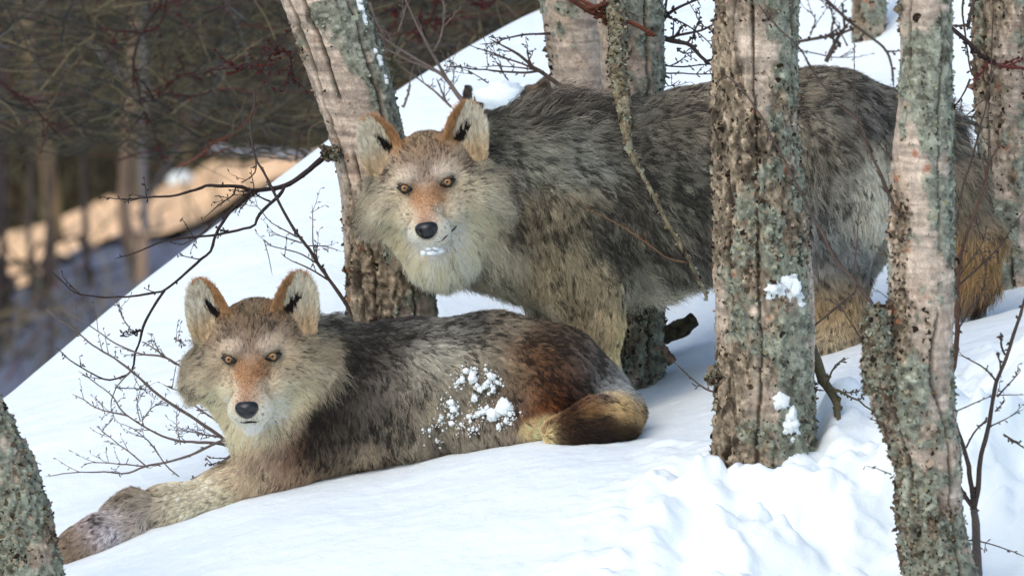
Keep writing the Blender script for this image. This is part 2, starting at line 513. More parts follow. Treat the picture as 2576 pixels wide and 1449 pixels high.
def add_flakes(root, pos, nr, lch, rgh, count, seed):
    """curled crusts of lichen and loose bark scales standing off the trunk"""
    g = np.random.default_rng(seed + 100)
    for name, wgt, cnt in (('lichen', lch, count * 3), ('bark_scale', rgh * (1 - 0.6 * lch), count * 2)):
        wgt = wgt + 0.02
        pick = g.choice(len(pos), cnt, p=wgt / wgt.sum())
        p, n = pos[pick], nr[pick]
        rnd = g.normal(0, 1, (cnt, 3))
        tx = rnd - n * (rnd * n).sum(1, keepdims=True); tx /= np.linalg.norm(tx, axis=1, keepdims=True)
        ty = np.cross(n, tx)
        sz = (g.gamma(3, 0.0006, cnt) + 0.0009)[:, None]
        if name == 'bark_scale':
            tx[:, 2] *= 2; tx /= np.linalg.norm(tx, axis=1, keepdims=True); ty = np.cross(n, tx); sz = sz * 1.25
        lift = g.uniform(0.2, 1.1, (cnt, 1)); asp = g.uniform(0.5, 1.0, (cnt, 1))
        b = p - n * 0.001
        v = np.stack([b - tx * sz * asp, b + tx * sz * asp,
                      b + tx * sz * asp * 0.9 + ty * sz + n * sz * lift * 0.6, b - tx * sz * asp * 0.9 + ty * sz + n * sz * lift * 0.6,
                      b + tx * sz * 0.4 + ty * sz * 1.5 + n * sz * lift * 1.5, b - tx * sz * 0.5 + ty * sz * 1.35 + n * sz * lift * 1.3], 1)
        v += g.normal(0, 1, v.shape) * sz[:, None] * 0.14
        k = np.arange(cnt)[:, None] * 6
        q = np.vstack([k + np.array([[0, 1, 2, 3]]), k + np.array([[3, 2, 4, 5]])])
        if name == 'lichen':
            base = np.where(g.random((cnt, 1)) < 0.15, lin(146, 140, 104), lin(138, 144, 127))
            base = np.where(g.random((cnt, 1)) < 0.16, lin(80, 80, 66), base)
        else:
            base = np.where(g.random((cnt, 1)) < 0.4, lin(148, 132, 113), lin(98, 85, 68))
            base = np.where(g.random((cnt, 1)) < 0.25, lin(52, 42, 34), base)
        c = np.repeat(base * g.uniform(0.7, 1.25, (cnt, 1)), 6, 0)
        o = link(name, mesh_np(name, v.reshape(-1, 3), q, c), M_LICHEN, root)
        o['kind'] = 'stuff'

T1 = birch('leaning birch with peeling pinkish bark behind the standing wolf head', [(600,-500,92),(690,-250,93),(808,0,94),(865,150,94),(908,290,93),(945,450,95),(970,600,103),(985,760,108),(992,960,112),(992,1150,120)], .46, 1, .34, .34, .9, -.8, 1.06, 1300, cracks=(-.72, -.35, .6))
T2 = birch('thickest birch, rough with snow patches, in front of the standing wolf flank', [(1910,-600,100),(1907,-250,103),(1905,0,104),(1905,400,106),(1920,700,119),(1922,900,121),(1918,1160,113),(1918,1260,120)], -.48, 2, .42, .55, .45, -.3, 1.0, 2400, cracks=(-.66, .86, -.1))
T3 = birch('lichen covered birch behind the shoulder of the standing wolf', [(1560,-500,78),(1572,-200,79),(1582,0,79),(1590,240,79),(1598,600,72),(1600,850,62),(1598,1000,64),(1598,1080,68)], .62, 3, .72, .5, .5, -.2, .9, 1500, cracks=(-.5, .5))
T4 = birch('pale grey birch partly hidden behind the lichen covered birch', [(1425,-400,76),(1438,0,74),(1452,220,64),(1462,500,64),(1465,860,70)], 1.15, 4, .42, .45, -.2, .2, 1.0, 700)
T5 = birch('knobbly lichen grown birch with a broken stub in the right foreground', [(2330,-500,64),(2329,-200,65),(2328,0,66),(2328,200,67),(2320,400,77),(2318,600,80),(2316,760,82),(2296,870,100),(2290,960,108),(2312,1060,94),(2333,1150,82),(2340,1300,79),(2362,1449,82),(2385,1640,92)], -1.15, 5, .60, .40, .3, -.2, 1.0, 2400, cracks=(-.6, .55))
T6 = birch('birch cut by the right picture edge behind the hanging tail', [(2530,-400,88),(2538,0,90),(2540,250,88),(2550,500,80),(2565,780,78),(2568,880,84)], .78, 6, .52, .55, .3, -.2, 1.0, 1300, cracks=(-.7, -.2))
T7 = birch('curved lichen grown birch trunk in the lower left corner', [(-330,700,86),(-200,860,86),(-88,1020,86),(-8,1170,86),(42,1300,84),(72,1449,79),(86,1640,84)], -.85, 7, .74, .4, .3, 0, .9, 1500)
T8 = birch('slim birch standing far back above the rump of the standing wolf', [(2185,-350,40),(2188,0,41),(2190,220,41),(2192,420,42)], 2.4, 8, .4, .6, 0, 0, .85, 300)

# broken stub on the right foreground birch
def stub(parent, a, b, ra, rb, Y, seed, col=None):
    s = px_size(Y)
    n, seg = 60, 48
    c = catmull(np.array([P(*a, Y), P((a[0] + b[0]) / 2 - 4, (a[1] + b[1]) / 2, Y), P(*b, Y)]), n)
    r = np.linspace(ra, rb, n) * s
    r[-3:] *= np.array([0.97, 0.6, 0.05])
    t, u, w = frames(c)
    an = np.linspace(0, 2 * math.pi, seg, endpoint=False)
    nr = np.cos(an)[None, :, None] * u[:, None] + np.sin(an)[None, :, None] * w[:, None]
    pos = (c[:, None] + r[:, None, None] * nr).reshape(-1, 3); nr = nr.reshape(-1, 3)
    f = fbm(pos * 70 + seed, 4, seed, 0.65); g = fbm(pos * np.array([60, 60, 20]), 3, seed + 1)
    pos = pos + nr * (0.005 * f + 0.003 * g)[:, None]
    colr = lin(120, 118, 100) * (1 + 0.6 * f[:, None]) if col is None else col * (1 + 0.5 * f[:, None])
    dk = sstep(0.15, 0.35, g)[:, None]
    colr = np.clip(colr * (1 - 0.7 * dk) + lin(48, 42, 34) * 0.7 * dk, 0.01, 1)
    ii = np.arange(n * seg).reshape(n, seg)
    q = np.stack([ii[:-1], np.roll(ii[:-1], -1, 1), np.roll(ii[1:], -1, 1), ii[1:]], -1).reshape(-1, 4)
    add_flakes(parent, pos, nr, np.full(len(pos), .7), np.full(len(pos), .5), int(9 * max(ra, rb)), seed)
    return link('broken_stub', mesh_np('broken_stub', pos, q, colr), M_BARK, parent)
stub(T5, (2222, 985), (2203, 770), 48, 30, -1.2, 3)
stub(T2, (1822, 930), (1783, 960), 16, 7, -.5, 4, lin(120, 105, 80))
stub(T1, (850, 385), (812, 382), 17, 12, .40, 5, lin(110, 98, 78))

# ------------------------------------------------------------------ branches on those trees
branch(T1, Z1((1800,470),(1720,540),(1620,620),(1500,690),(1380,715),(1270,722),(1180,690),(1050,692),(950,690),(880,722),(700,760),(350,790)), (.42,.30), 8, 1.6, TWIG_DARK, 14, 6, .06, subs=[
    (Z1((1270,725),(1150,840),(1060,960),(1010,1060),(985,1150),(900,1220),(780,1330),(660,1418)) + Z2((690,198),(560,215),(400,220),(250,200),(170,130),(100,70)), 5, 1.6),
    (Z1((1500,690),(1470,750),(1390,820),(1310,910),(1280,970),(1180,1000),(1050,1030),(850,1050),(650,1080),(520,1130),(320,1200)), 4.5, 1.5),
    (Z1((1400,800),(1340,775),(1270,730)), 3, 1.5),
    (Z1((1240,740),(1240,800),(1180,870)), 2, 1),
    (Z1((1150,840),(1030,920),(940,1010),(830,1080),(750,1110)), 2.5, 1.2),
    (Z2((775,180),(720,260),(670,350),(640,420),(625,500),(600,560),(590,640),(540,690),(430,715),(330,670),(220,600),(130,520)), 4, 1.4),
    (Z2((640,420),(590,430)), 3, 2),
    (Z1((1160,700),(1140,760),(1040,820),(930,920)), 2.2, 1),
])
Z11 = Zm(0, 0, 2.07)
RED = lin(52, 32, 28); BUD[:] = [lin(74, 27, 22), 1.2]
for pts, a, b, c, yy in [
    (Z11((1800,150),(1680,230),(1590,330),(1480,390),(1350,410),(1110,460)), 5, 2, RED, (.5, 1.0)), (Z11((1740,310),(1640,310),(1590,330)), 3, 3, RED, .7),
    (Z11((1720,310),(1740,380),(1760,520)), 3, 2, TWIG_DARK, .7), (Z11((1480,390),(1430,420),(1400,410)), 5, 3, RED, .9), (Z11((1500,400),(1560,420),(1530,440)), 5, 3, TWIG_DARK, .9)]:
    branch(T1, pts, yy, a, b, c, 12, 4, .05, jitter=.004)
rb = empty('bare_shrub', P(380, 480, 3.5), 'dark twigs with red buds hanging blurred before the dark wood', 'shrub')
for pts, a, b, c in [
    (Z11((960,-30),(940,50),(850,190),(800,320),(830,580),(900,730),(940,870)), 5, 2.5, TWIG_DARK), (Z11((1000,-20),(960,120),(880,180),(720,190),(540,165)), 4, 2, RED),
    (Z11((1260,540),(1200,570),(1000,560),(830,580)), 4, 2, TWIG_DARK), (Z11((1060,1000),(1200,920),(1320,840),(1450,780)), 4, 2, lin(100, 62, 48)), (Z11((-20,470),(60,540),(200,640),(380,840)), 5, 2, RED),
    (Z11((1210,480),(1100,450),(1010,510)), 4, 2, RED), (Z11((1250,150),(1100,140),(900,0)), 3, 2, TWIG)]:
    branch(rb, pts, 3.5, a, b, c, 14, 5, .07, jitter=.008)
rb2 = empty('bare_shrub', P(1180, 200, 3.4), 'dark red twigs against the brown wood above the standing wolf', 'shrub')
for pts, a, b, c in [
    (Z3((680,-30),(650,90),(600,180),(540,230)), 6, 3, RED), (Z3((440,-20),(400,80),(340,200)), 5, 3, RED), (Z3((1120,-20),(1080,20),(960,60)), 5, 3, RED), (Z3((800,90),(730,180),(640,200)), 4, 2, RED), (Z3((560,60),(530,200),(530,330)), 4, 2, RED)]:
    branch(rb2, pts, 3.4, a, b, c, 14, 4, .05, jitter=.008)
BUD[:] = [None, 1.0]
sh1 = empty('bare_shrub', P(880, 1120, .36), 'bare thin shrub stem rising left of the leaning birch', 'shrub')
branch(sh1, [(905,1110),(895,900),(880,790)] + Z1((1880,1449),(1760,1280),(1680,1150),(1560,980),(1420,720),(1340,580),(1300,510),(1270,400),(1260,230),(1290,110),(1270,0)), (.36,.25), 7, 2.2, TWIG, 10, 3, .05)
for pts, a, b in [
    (Z1((1590,1050),(1400,940),(1330,860),(1270,800)), 2.2, .9), (Z1((1620,1090),(1500,1050),(1380,1000)), 2, .9),
    (Z1((1730,1230),(1700,1100),(1690,820)), 2, .9), (Z1((1735,1240),(1722,1180),(1720,1110)), 1.8, 1),
    (Z1((1800,1345),(1680,1270),(1540,1210),(1470,1150)), 2.8, 1.2), (Z1((1740,1240),(1600,1160),(1400,1110),(1360,1070),(1390,1180),(1415,1320)), 2.2, .9),
    (Z1((1650,1110),(1780,1110),(1900,1150)), 1.8, .9)]:
    branch(sh1, pts, .31, a, b, TWIG, 5, 2, .04)
branch(sh1, Z1((1300,515),(1290,600),(1200,680)), .27, 2.5, 1, TWIG, 4, 1, .03)

sh2 = empty('bare_shrub', P(640, 1190, .22), 'wide bare shrub reaching left from behind the lying wolf', 'shrub')
for pts, a, b in [
    (Z2((1180,1130),(1110,1050),(960,950),(760,820),(600,680),(450,570),(320,490),(230,410),(110,330),(60,290)), 5, 1.3),
    (Z2((1190,1120),(1100,1095),(960,1085),(830,1070),(690,1010),(540,920),(470,820),(380,740),(260,660)), 4.4, 1.2),
    (Z2((1150,1070),(1060,1100),(940,1160),(780,1210),(650,1235),(540,1275),(400,1265),(220,1270),(60,1295)), 4, 1.1),
    (Z2((1250,1100),(1165,1170),(1080,1230),(980,1290),(930,1310)), 4, 2),
    (Z2((1000,690),(880,640),(760,575),(620,555),(500,510),(380,430),(270,360),(130,280)), 3.6, 1.1),
    (Z2((1120,980),(1030,920),(940,860),(870,790),(750,735)), 3.2, 1.4),
    (Z2((560,930),(380,885),(300,840),(220,800)), 2.4, 1),
    (Z2((860,1290),(780,1220),(700,1100),(600,1010),(480,960)), 2, .9),
    (Z2((660,1225),(560,1140),(440,1050),(370,990)), 2.2, .9),
    (Z2((650,1230),(500,1215),(340,1210),(280,1235)), 2.2, .9),
    (Z2((840,620),(700,520),(650,490)), 2.6, 1.2),
    (Z2((600,640),(500,740),(470,800),(455,880),(470,940),(400,1010)), 2, .9),
    (Z2((575,420),(520,330),(495,240)), 2, 1), (Z2((900,510),(850,470),(830,470)), 1.8, 1),
    (Z2((480,760),(560,765),(680,770)), 1.8, .9), (Z2((640,960),(700,880),(780,850)), 1.6, .9), (Z2((630,960),(610,850),(640,740)), 1.6, .9),
    (Z2((1080,1050),(960,1030),(860,1000)), 2, .9), (Z2((1120,1060),(1010,1040),(900,990)), 2, .9),
    (Z2((870,1100),(850,980),(850,900)), 1.5, .8)]:
    branch(sh2, pts, (.20, .30), a, b, TWIG_GREY * .8, 9, 4, .045)

sh3 = empty('bare_shrub', P(1170, 320, 1.9), 'bare forked twigs behind the ears of the standing wolf', 'shrub')
for pts, a, b in [
    (Z3((900,800),(810,690),(720,570),(620,500),(400,370),(210,230)), 7, 1.6), (Z3((660,530),(560,490),(420,430),(220,330)), 4, 1.3),
    (Z3((760,620),(650,420),(560,260),(460,60),(420,-40)), 4.5, 1.8), (Z3((780,800),(660,690),(560,610),(380,480)), 3.6, 1.3), (Z3((740,760),(690,640),(670,580)), 3, 1.4),
    (Z3((650,380),(700,270),(725,100),(705,-30)), 3, 1.6), (Z3((420,800),(450,720),(470,620)), 3.5, 2), (Z3((380,240),(420,120),(450,20)), 2, 1.2),
    (Z3((170,20),(220,160),(290,260)), 3, 1.6), (Z3((790,620),(795,540),(790,460)), 2, 1), (Z3((720,560),(760,520),(770,440)), 2, 1)]:
    branch(sh3, pts, 1.6, a, b, TWIG_GREY, 6, 2, .05)

for pts, a, b in [
    (Z3((1590,640),(1500,580),(1430,530),(1380,500),(1260,400),(1060,290)), 7, 1.6), (Z3((1400,515),(1180,430),(1000,370),(920,340)), 3, 1.3),
    (Z3((1420,530),(1280,545),(1050,520),(950,515),(850,500),(760,490)), 3.6, 1.3), (Z3((1400,520),(1150,490),(1000,500)), 2.4, 1.2),
    (Z3((1510,250),(1440,255),(1300,262),(1170,290),(1100,320),(980,330)), 3.6, 1.3), (Z3((1375,490),(1350,430),(1335,370)), 2.4, 1.6), (Z3((1200,600),(1150,520),(1140,450)), 1.8, 1), (Z3((1050,620),(960,560),(860,520)), 1.8, 1)]:
    branch(T4, pts, 1.1, a, b, TWIG, 9, 3, .04)
for pts, a, b in [
    (Z4((170,230),(300,258),(420,290),(480,350),(570,420)), 8, 4), (Z4((190,290),(330,235),(480,200),(620,140)), 5, 2.5), (Z4((250,130),(300,80),(400,30),(480,-10)), 5, 3),
    (Z4((230,95),(380,150),(500,230),(600,330)), 2.5, 1.3), (Z4((200,420),(400,430),(600,415)), 2.6, 1.6), (Z4((200,468),(400,480),(600,475)), 2.6, 1.4),
    (Z4((275,-20),(262,80),(240,200)), 3, 2), (Z4((340,310),(380,345),(460,340)), 2.5, 1.6), (Z4((510,170),(470,110),(460,70)), 2, 1.2), (Z4((250,500),(290,560),(360,510)), 2, 1)]:
    branch(T3, pts, .72, a, b, TWIG, 8, 3, .04)
# hanging lichen covered limb in front of the standing wolf
def limb(parent, pts, seed, col):
    pp = np.array([[*P(a, b, y), r * px_size(y)] for a, b, y, r in pts])
    n, seg = 260, 28
    cr = catmull(pp, n); c, r = cr[:, :3], cr[:, 3].copy(); r[-1] *= .1
    c = c + .004 * np.stack([fbm(c * 14 + k * 7, 3, seed + k) for k in range(3)], 1)
    t, u, w = frames(c)
    an = np.linspace(0, 2 * math.pi, seg, endpoint=False)
    nr = np.cos(an)[None, :, None] * u[:, None] + np.sin(an)[None, :, None] * w[:, None]
    pos = (c[:, None] + r[:, None, None] * nr).reshape(-1, 3); nr = nr.reshape(-1, 3)
    f = fbm(pos * 70, 4, seed, .65); g = fbm(pos * np.array([90, 90, 40]), 3, seed + 1)
    pos = pos + nr * (.30 * np.repeat(r, seg) * f + .0015 * g)[:, None]
    dk = sstep(.12, .35, g)[:, None]; lt = sstep(.0, .3, fbm(pos * 40, 3, seed + 5))[:, None]
    cl = col * np.exp(.9 * f[:, None]); cl = cl * (1 - .5 * lt) + lin(140, 140, 118) * .5 * lt
    cl = np.clip(cl * (1 - .75 * dk) + lin(46, 38, 28) * .75 * dk, .01, 1)
    ii = np.arange(n * seg).reshape(n, seg)
    q = np.stack([ii[:-1], np.roll(ii[:-1], -1, 1), np.roll(ii[1:], -1, 1), ii[1:]], -1).reshape(-1, 4)
    link('hanging_limb', mesh_np('hanging_limb', pos, q, cl), M_BARK, parent)
    wt = np.repeat(np.linspace(1, .25, n), seg) ** 3
    add_flakes(parent, pos, nr, wt * .8, wt * .4, 330, seed)
limb(T3, [(1538, -60, .58, 22), (1552, 60, .44, 22)] + [(a, b, y, r) for (a, b), y, r in zip(Z9((775,60),(795,210),(812,320),(825,420),(855,560),(950,720),(1030,870),(1110,1010),(1180,1150),(1250,1290)),
    (.30,.16,.10,.05,.01,-.02,-.03,-.04,-.04,-.02), (21,20,17,12,7,5.5,5.5,5.5,5,4))], 77, lin(112, 104, 80))
branch(T3, Z9((1150,1100),(1050,1080),(900,980),(750,880),(640,830),(520,740)), (-.03, -.03), 2.4, 1.1, lin(105, 80, 58), 10, 3, .03)
branch(T3, Z3((1640,-20),(1800,80),(1900,130),(1960,170)), (.45,.5), 6, 9, lin(95, 55, 40), 6, 2, .04)
branch(T3, Z3((1700,-20),(1850,60),(1960,110),(2080,160),(2250,240)), .48, 5, 6, lin(105, 60, 42), 6, 2, .04)
for pts, a, b in [
    (Z4((1120,270),(1290,240),(1440,200),(1500,170)), 4.5, 3.5), (Z4((1280,-20),(1450,140),(1600,250),(1700,350),(1740,560)), 5, 3), (Z4((1300,400),(1370,260),(1450,150)), 6, 4),
    (Z4((1120,330),(1230,345),(1350,375),(1470,370)), 2, 1.2), (Z4((1340,80),(1300,0)), 2, 1.3), (Z4((1440,300),(1360,140),(1330,60)), 2, 1), (Z4((1200,230),(1230,130),(1180,60)), 2, 1.2)]:
    branch(T8, pts, 2.0, a, b, TWIG, 8, 3, .05)
branch(T5, [(2262,545)] + Z5((460,370),(370,170),(290,0)) + Z4((1600,980),(1560,900),(1510,790),(1400,680),(1250,510),(1120,300),(1000,190),(860,20)), (-1.2,-.95), 4.6, 1.4, TWIG, 10, 3, .045, subs=[
    (Z4((1510,790),(1490,600),(1480,250)), 2.2, 1.0, -1.1), (Z5((420,320),(390,230),(370,190)), 2, 1, -1.18), (Z5((470,140),(430,90),(370,10)), 2.4, 1, -1.16)])
branch(T5, [(2208,790)] + Z5((340,980),(220,830),(120,710),(0,480)) + Z4((1070,1110),(960,900),(860,720),(760,580),(640,470)), (-1.2,-.9), 5, 1.6, TWIG, 10, 3, .045, subs=[
    (Z5((225,830),(240,720),(265,420)), 2.2, 1.1, -1.15), (Z5((250,870),(240,910),(140,990),(0,1110)), 2.4, 1.0, -1.15), (Z5((330,1260),(250,1160),(150,990),(100,940)), 2.8, 1.3, -1.18),
    (Z4((850,700),(835,560),(835,430)), 1.8, .8, -1.0), (Z4((1090,1080),(950,1010),(740,960)), 1.6, .8, -1.0)])
for pts, a, b in [(Z5((500,1000),(430,950),(365,900)), 2, 1), (Z6((420,890),(370,870),(315,845)), 2, 1), (Z6((390,640),(340,600),(290,570)), 2, 1), (Z5((450,700),(410,690),(375,655)), 1.8, 1)]:
    branch(T5, pts, -1.22, a, b, TWIG, 3, 1, .02)
br = branch(T2, Z8((1540,600),(1600,800),(1650,890),(1700,960),(1715,1000),(1712,1090),(1705,1200)), (-.42,-.45), 17, 7, lin(88, 82, 62), 22, 2, .03, jitter=.007, subs=[
    (Z8((1650,880),(1690,770),(1740,720),(1820,690)), 3, 1.6, -.45), (Z8((1640,880),(1760,920),(1950,1030),(2060,1090)), 3.4, 2, -.45), (Z8((1680,910),(1780,915),(1890,905)), 2.6, 1.6, -.45)])
branch(T2, Z8((900,930),(800,890),(700,810),(570,690)), (-.5,-.4), 3, 1.4, TWIG, 5, 1, .02)
branch(T2, Z8((1540,480),(1640,400),(1750,310),(1860,220)), (-.44,-.4), 2.4, 1.6, TWIG, 8, 1, .02)
branch(T2, Z8((1420,850),(1540,890),(1640,910)), (-.53,-.46), 2.4, 2, TWIG, 3, 1, .02)
sap = empty('birch_sapling', P(2460, 1600, -1.0), 'leafless forked sapling in the lower right corner', 'sapling')
branch(sap, [(2462,1620)] + Z6((890,1449),(888,1250),(878,1120),(868,1060)), -1.0, 14, 10, TWIG_GREY * .8, 6, 0, .03, name='stem')
for pts, a, b in [
    (Z6((875,1070),(892,980),(910,800),(960,600),(1000,380),(1060,220),(1130,0)) + [(2590,720),(2620,600)], 7, 3),
    (Z6((872,1080),(860,950),(820,760),(760,580)), 7, 5), (Z6((868,1070),(790,960),(760,850)), 7, 5),
    (Z6((1000,385),(930,310),(780,230)), 3, 1.2), (Z6((770,545),(900,490),(1000,460),(1160,455)), 2, 1.2), (Z6((965,625),(1060,580),(1148,535)), 2.2, 1.2),
    (Z6((830,745),(880,650),(960,570)), 2.6, 1.6), (Z6((990,545),(1050,480)), 2.2, 1.2), (Z6((1000,465),(1070,390),(1130,320)), 2.6, 1.4),
    (Z6((820,1250),(920,1260),(1050,1300),(1160,1345)), 2.6, 1.3), (Z6((1045,235),(1025,190),(1020,110)), 3, 2), (Z6((1035,670),(1100,710),(1160,755)), 3, 2)]:
    branch(sap, pts, -1.0, a, b, TWIG, 6, 1, .03)
sap2 = empty('birch_sapling', P(2375, 960, -.9), 'slender leafless sapling rising along the right foreground birch', 'sapling')
branch(sap2, [(2360,1010)] + Z6((740,380),(770,250),(790,60)) + Z5((850,1150),(860,780),(900,600),(960,420),(1010,290),(1050,130),(1120,0)), -.9, 8, 2.4, lin(92, 68, 56), 8, 2, .04, name='stem')
for pts, a, b in [
    (Z5((862,870),(1010,740),(1120,620),(1248,430)), 3.4, 1.8), (Z5((840,500),(880,300),(930,150),(970,0)) + Z4((2350,600),(2370,300),(2380,50)), 3, 1.4), (Z5((870,810),(1000,620),(1025,500)), 2, 1),
    (Z5((860,1130),(990,930),(1060,830)), 2.2, 1), (Z5((1010,290),(1030,150),(1040,0)), 2.4, 1.2), (Z5((985,660),(1020,780),(1010,900)), 1.8, .9), (Z5((950,430),(980,560),(1000,620)), 1.8, .9), (Z5((850,780),(830,700)), 2, 1)]:
    branch(sap2, pts, -.88, a, b, TWIG, 6, 2, .03)
for pts, a, b, c in [
    (Z4((2090,170),(2200,260),(2330,390)), 6, 6, TWIG_DARK), (Z4((2340,400),(2310,460),(2230,520)), 5, 2.5, lin(85, 42, 36)), (Z4((2230,510),(2180,620),(2090,740)), 2.6, 1.6, TWIG),
    (Z4((2260,-20),(2225,120),(2210,200)), 5, 4, TWIG), (Z4((2190,-20),(2180,100),(2220,400),(2240,480)), 3, 2, TWIG), (Z4((2330,395),(2450,430),(2600,440)), 5, 4, lin(85, 42, 36)),
    (Z4((2090,770),(2180,760),(2260,750)), 2.5, 1.5, TWIG), (Z4((2110,850),(2180,800),(2260,790)), 4, 3, TWIG), (Z4((2130,850),(2190,870),(2230,990),(2220,1050)), 2, 1, TWIG)]:
    branch(T6, pts, .66, a, b, c, 6, 2, .04)

# ------------------------------------------------------------------ wolves: one smooth body surface each, then fur
VOX = 0.004
def sd_cone(p, a, b, ra, rb):
    ab = b - a
    t = np.clip(((p - a) @ ab) / (ab @ ab), 0, 1)
    return np.linalg.norm(p - a - t[..., None] * ab, axis=-1) - (ra + (rb - ra) * t)
def sd_ell(p, c, r):
    q = (p - c) / r
    k0 = np.linalg.norm(q, axis=-1); k1 = np.linalg.norm(q / r, axis=-1)
    return k0 * (k0 - 1) / np.maximum(k1, 1e-6)
def smin(a, b, k):
    h = np.maximum(k - np.abs(a - b), 0) / k
    return np.minimum(a, b) - h * h * k * 0.25

class Prim:
    def __init__(self, fn, lo, hi, k=0.03): self.fn, self.lo, self.hi, self.k = fn, np.asarray(lo), np.asarray(hi), k
def cone(a, b, ra, rb, k=0.04):
    a, b = np.asarray(a, float), np.asarray(b, float)
    m = max(ra, rb)
    return Prim(lambda p: sd_cone(p, a, b, ra, rb), np.minimum(a, b) - m, np.maximum(a, b) + m, k)

def spx(px, py, Y, r): return P(px, py, Y), r * px_size(Y)
def chain(*pts, k=0.05):
    out = []
    for (A0, B0) in zip(pts[:-1], pts[1:]):
        (a, ra), (b, rb) = spx(*A0), spx(*B0)
        out.append(cone(a, b, ra, rb, k))
    return out

EAR = dict(base=np.array([.080, .052, .058]), tip=np.array([.102, .058, .153]))
def ear_sd(p, sgn):
    """thin dished shell; p in head space"""
    q = p * np.array([sgn, 1, 1])
    up = EAR['tip'] - EAR['base']; h = np.linalg.norm(up); up = up / h
    nrm = np.array([0.28, -0.96, 0.0]); nrm = nrm - up * (nrm @ up); nrm /= np.linalg.norm(nrm)
    sd = np.cross(up, nrm); 
    d = q - EAR['base']
    t = (d @ up) / h; s = d @ sd; n = d @ nrm
    tt = np.clip(t, -0.3, 1.0)
    w = 0.0450 * np.power(np.clip(1 - np.clip(tt, 0, 1) ** 2.5, 0, 1), 0.66) * (1.0 - 0.06 * np.clip(-tt, 0, 1))
    ss = s / np.maximum(w, 0.004)
    sheet = -0.026 * (1 - np.clip(np.abs(ss), 0, 1.2) ** 2) * np.clip(1.15 - tt, 0, 1)
    dn = np.abs(n - sheet) - 0.0052
    ds = (np.abs(s) - w) * 0.9
    dt = np.maximum(t - 1.0, -0.28 - t) * h
    return np.maximum(np.maximum(dn, ds), dt), t, ss, n - sheet

class Head:
    def __init__(self, mid, yaw, roll, pitch, scale, lower=1.0):
        self.o = mid; self.s = scale
        R = Matrix.Rotation(math.radians(roll), 3, 'Y') @ Matrix.Rotation(math.radians(yaw), 3, 'Z') @ Matrix.Rotation(math.radians(pitch), 3, 'X')
        self.R = np.array(R)
        S = self
        L = []
        def ell(c, r, k=0.025): L.append((lambda p, c=np.array(c), r=np.array(r): sd_ell(p, c, r), np.array(c) - max(r), np.array(c) + max(r), k))
        def con(a, b, ra, rb, k=0.02):
            a, b = np.array(a, float), np.array(b, float); m = max(ra, rb)
            L.append((lambda p: sd_cone(p, a, b, ra, rb), np.minimum(a, b) - m, np.maximum(a, b) + m, k))
        ell((0, .085, .030), (.082, .085, .072))
        ell((0, .042, .028), (.060, .045, .036))
        for sx in (1, -1):
            ell((sx * .070, .072, -.022), (.052, .056, .050), .03)
            ell((sx * .028, .010, .014), (.026, .022, .013), .012)
            ell((sx * .084, .112, -.036), (.056, .048, .058), .04)
            ell((sx * .0185, -.062, -.092), (.0230, .036, .025), .015)
            ell((sx * .038, .028, -.060), (.027, .042, .032), .025)
        for sx in (1, -1): ell((sx * .044, .110, -.085), (.042, .044, .055), .04)
        ell((0, .094, -.115), (.064, .058, .080), .04)
        con((0, .022, -.016), (0, -.090, -.078), .031, .0215, .020)
        con((0, .030, -.085), (0, -.060, -.122), .034, .0175, .018)
        self.L = L
    def loc(self, p): return ((p - self.o) @ self.R) / self.s
    def wld(self, q): return (np.asarray(q) * self.s) @ self.R.T + self.o
    def prims(self):
        out = []
        for fn, lo, hi, k in self.L:
            corners = np.array([[x, y, z] for x in (lo[0], hi[0]) for y in (lo[1], hi[1]) for z in (lo[2], hi[2])])
            W = self.wld(corners)
            out.append(Prim(lambda p, fn=fn: fn(self.loc(p)) * self.s, W.min(0), W.max(0), k * self.s))
        for sgn in (1, -1):
            lo = np.array([sgn * .025 if sgn > 0 else -.15, .02, .0]); hi = np.array([.15 if sgn > 0 else -.025, .14, .18])
            corners = np.array([[x, y, z] for x in (lo[0], hi[0]) for y in (lo[1], hi[1]) for z in (lo[2], hi[2])])
            W = self.wld(corners)
            out.append(Prim(lambda p, sgn=sgn: ear_sd(self.loc(p), sgn)[0] * self.s, W.min(0), W.max(0), 0.010 * self.s))
        return out
    def sdf(self, p):
        d = None
        for fn, lo, hi, k in self.L:
            e = fn(p); d = e if d is None else smin(d, e, k)
        return d
    def surf(self, x, z):
        """point of the face surface at front-view position (x, z), head space"""
        ys = np.linspace(-.16, .1, 400)
        pts = np.stack([np.full(400, x), ys, np.full(400, z)], 1)
        d = self.sdf(pts); i = int(np.argmax(d < 0)) if (d < 0).any() else int(np.argmin(np.abs(d)))
        return np.array([x, ys[i], z])

def build_body(prims):
    lo = np.min([p.lo for p in prims], 0) - 0.03; hi = np.max([p.hi for p in prims], 0) + 0.03
    n = np.ceil((hi - lo) / VOX).astype(int)
    D = np.full(n, 0.06, np.float32)
    for p in prims:
        i0 = np.maximum(0, np.floor((p.lo - lo - 0.055) / VOX).astype(int)); i1 = np.minimum(n, np.ceil((p.hi - lo + 0.055) / VOX).astype(int))
        g = np.stack(np.meshgrid(*[lo[a] + np.arange(i0[a], i1[a]) * VOX for a in range(3)], indexing='ij'), -1)
        sl = tuple(slice(a, b) for a, b in zip(i0, i1))
        D[sl] = smin(D[sl], p.fn(g).astype(np.float32), p.k)
    grid = openvdb.FloatGrid(0.06)
    grid.copyFromArray(D)
    v, q = grid.convertToQuads(isovalue=0.0)
    v = v * VOX + lo
    return v.astype(np.float64), np.asarray(q)[:, ::-1].astype(np.int32)

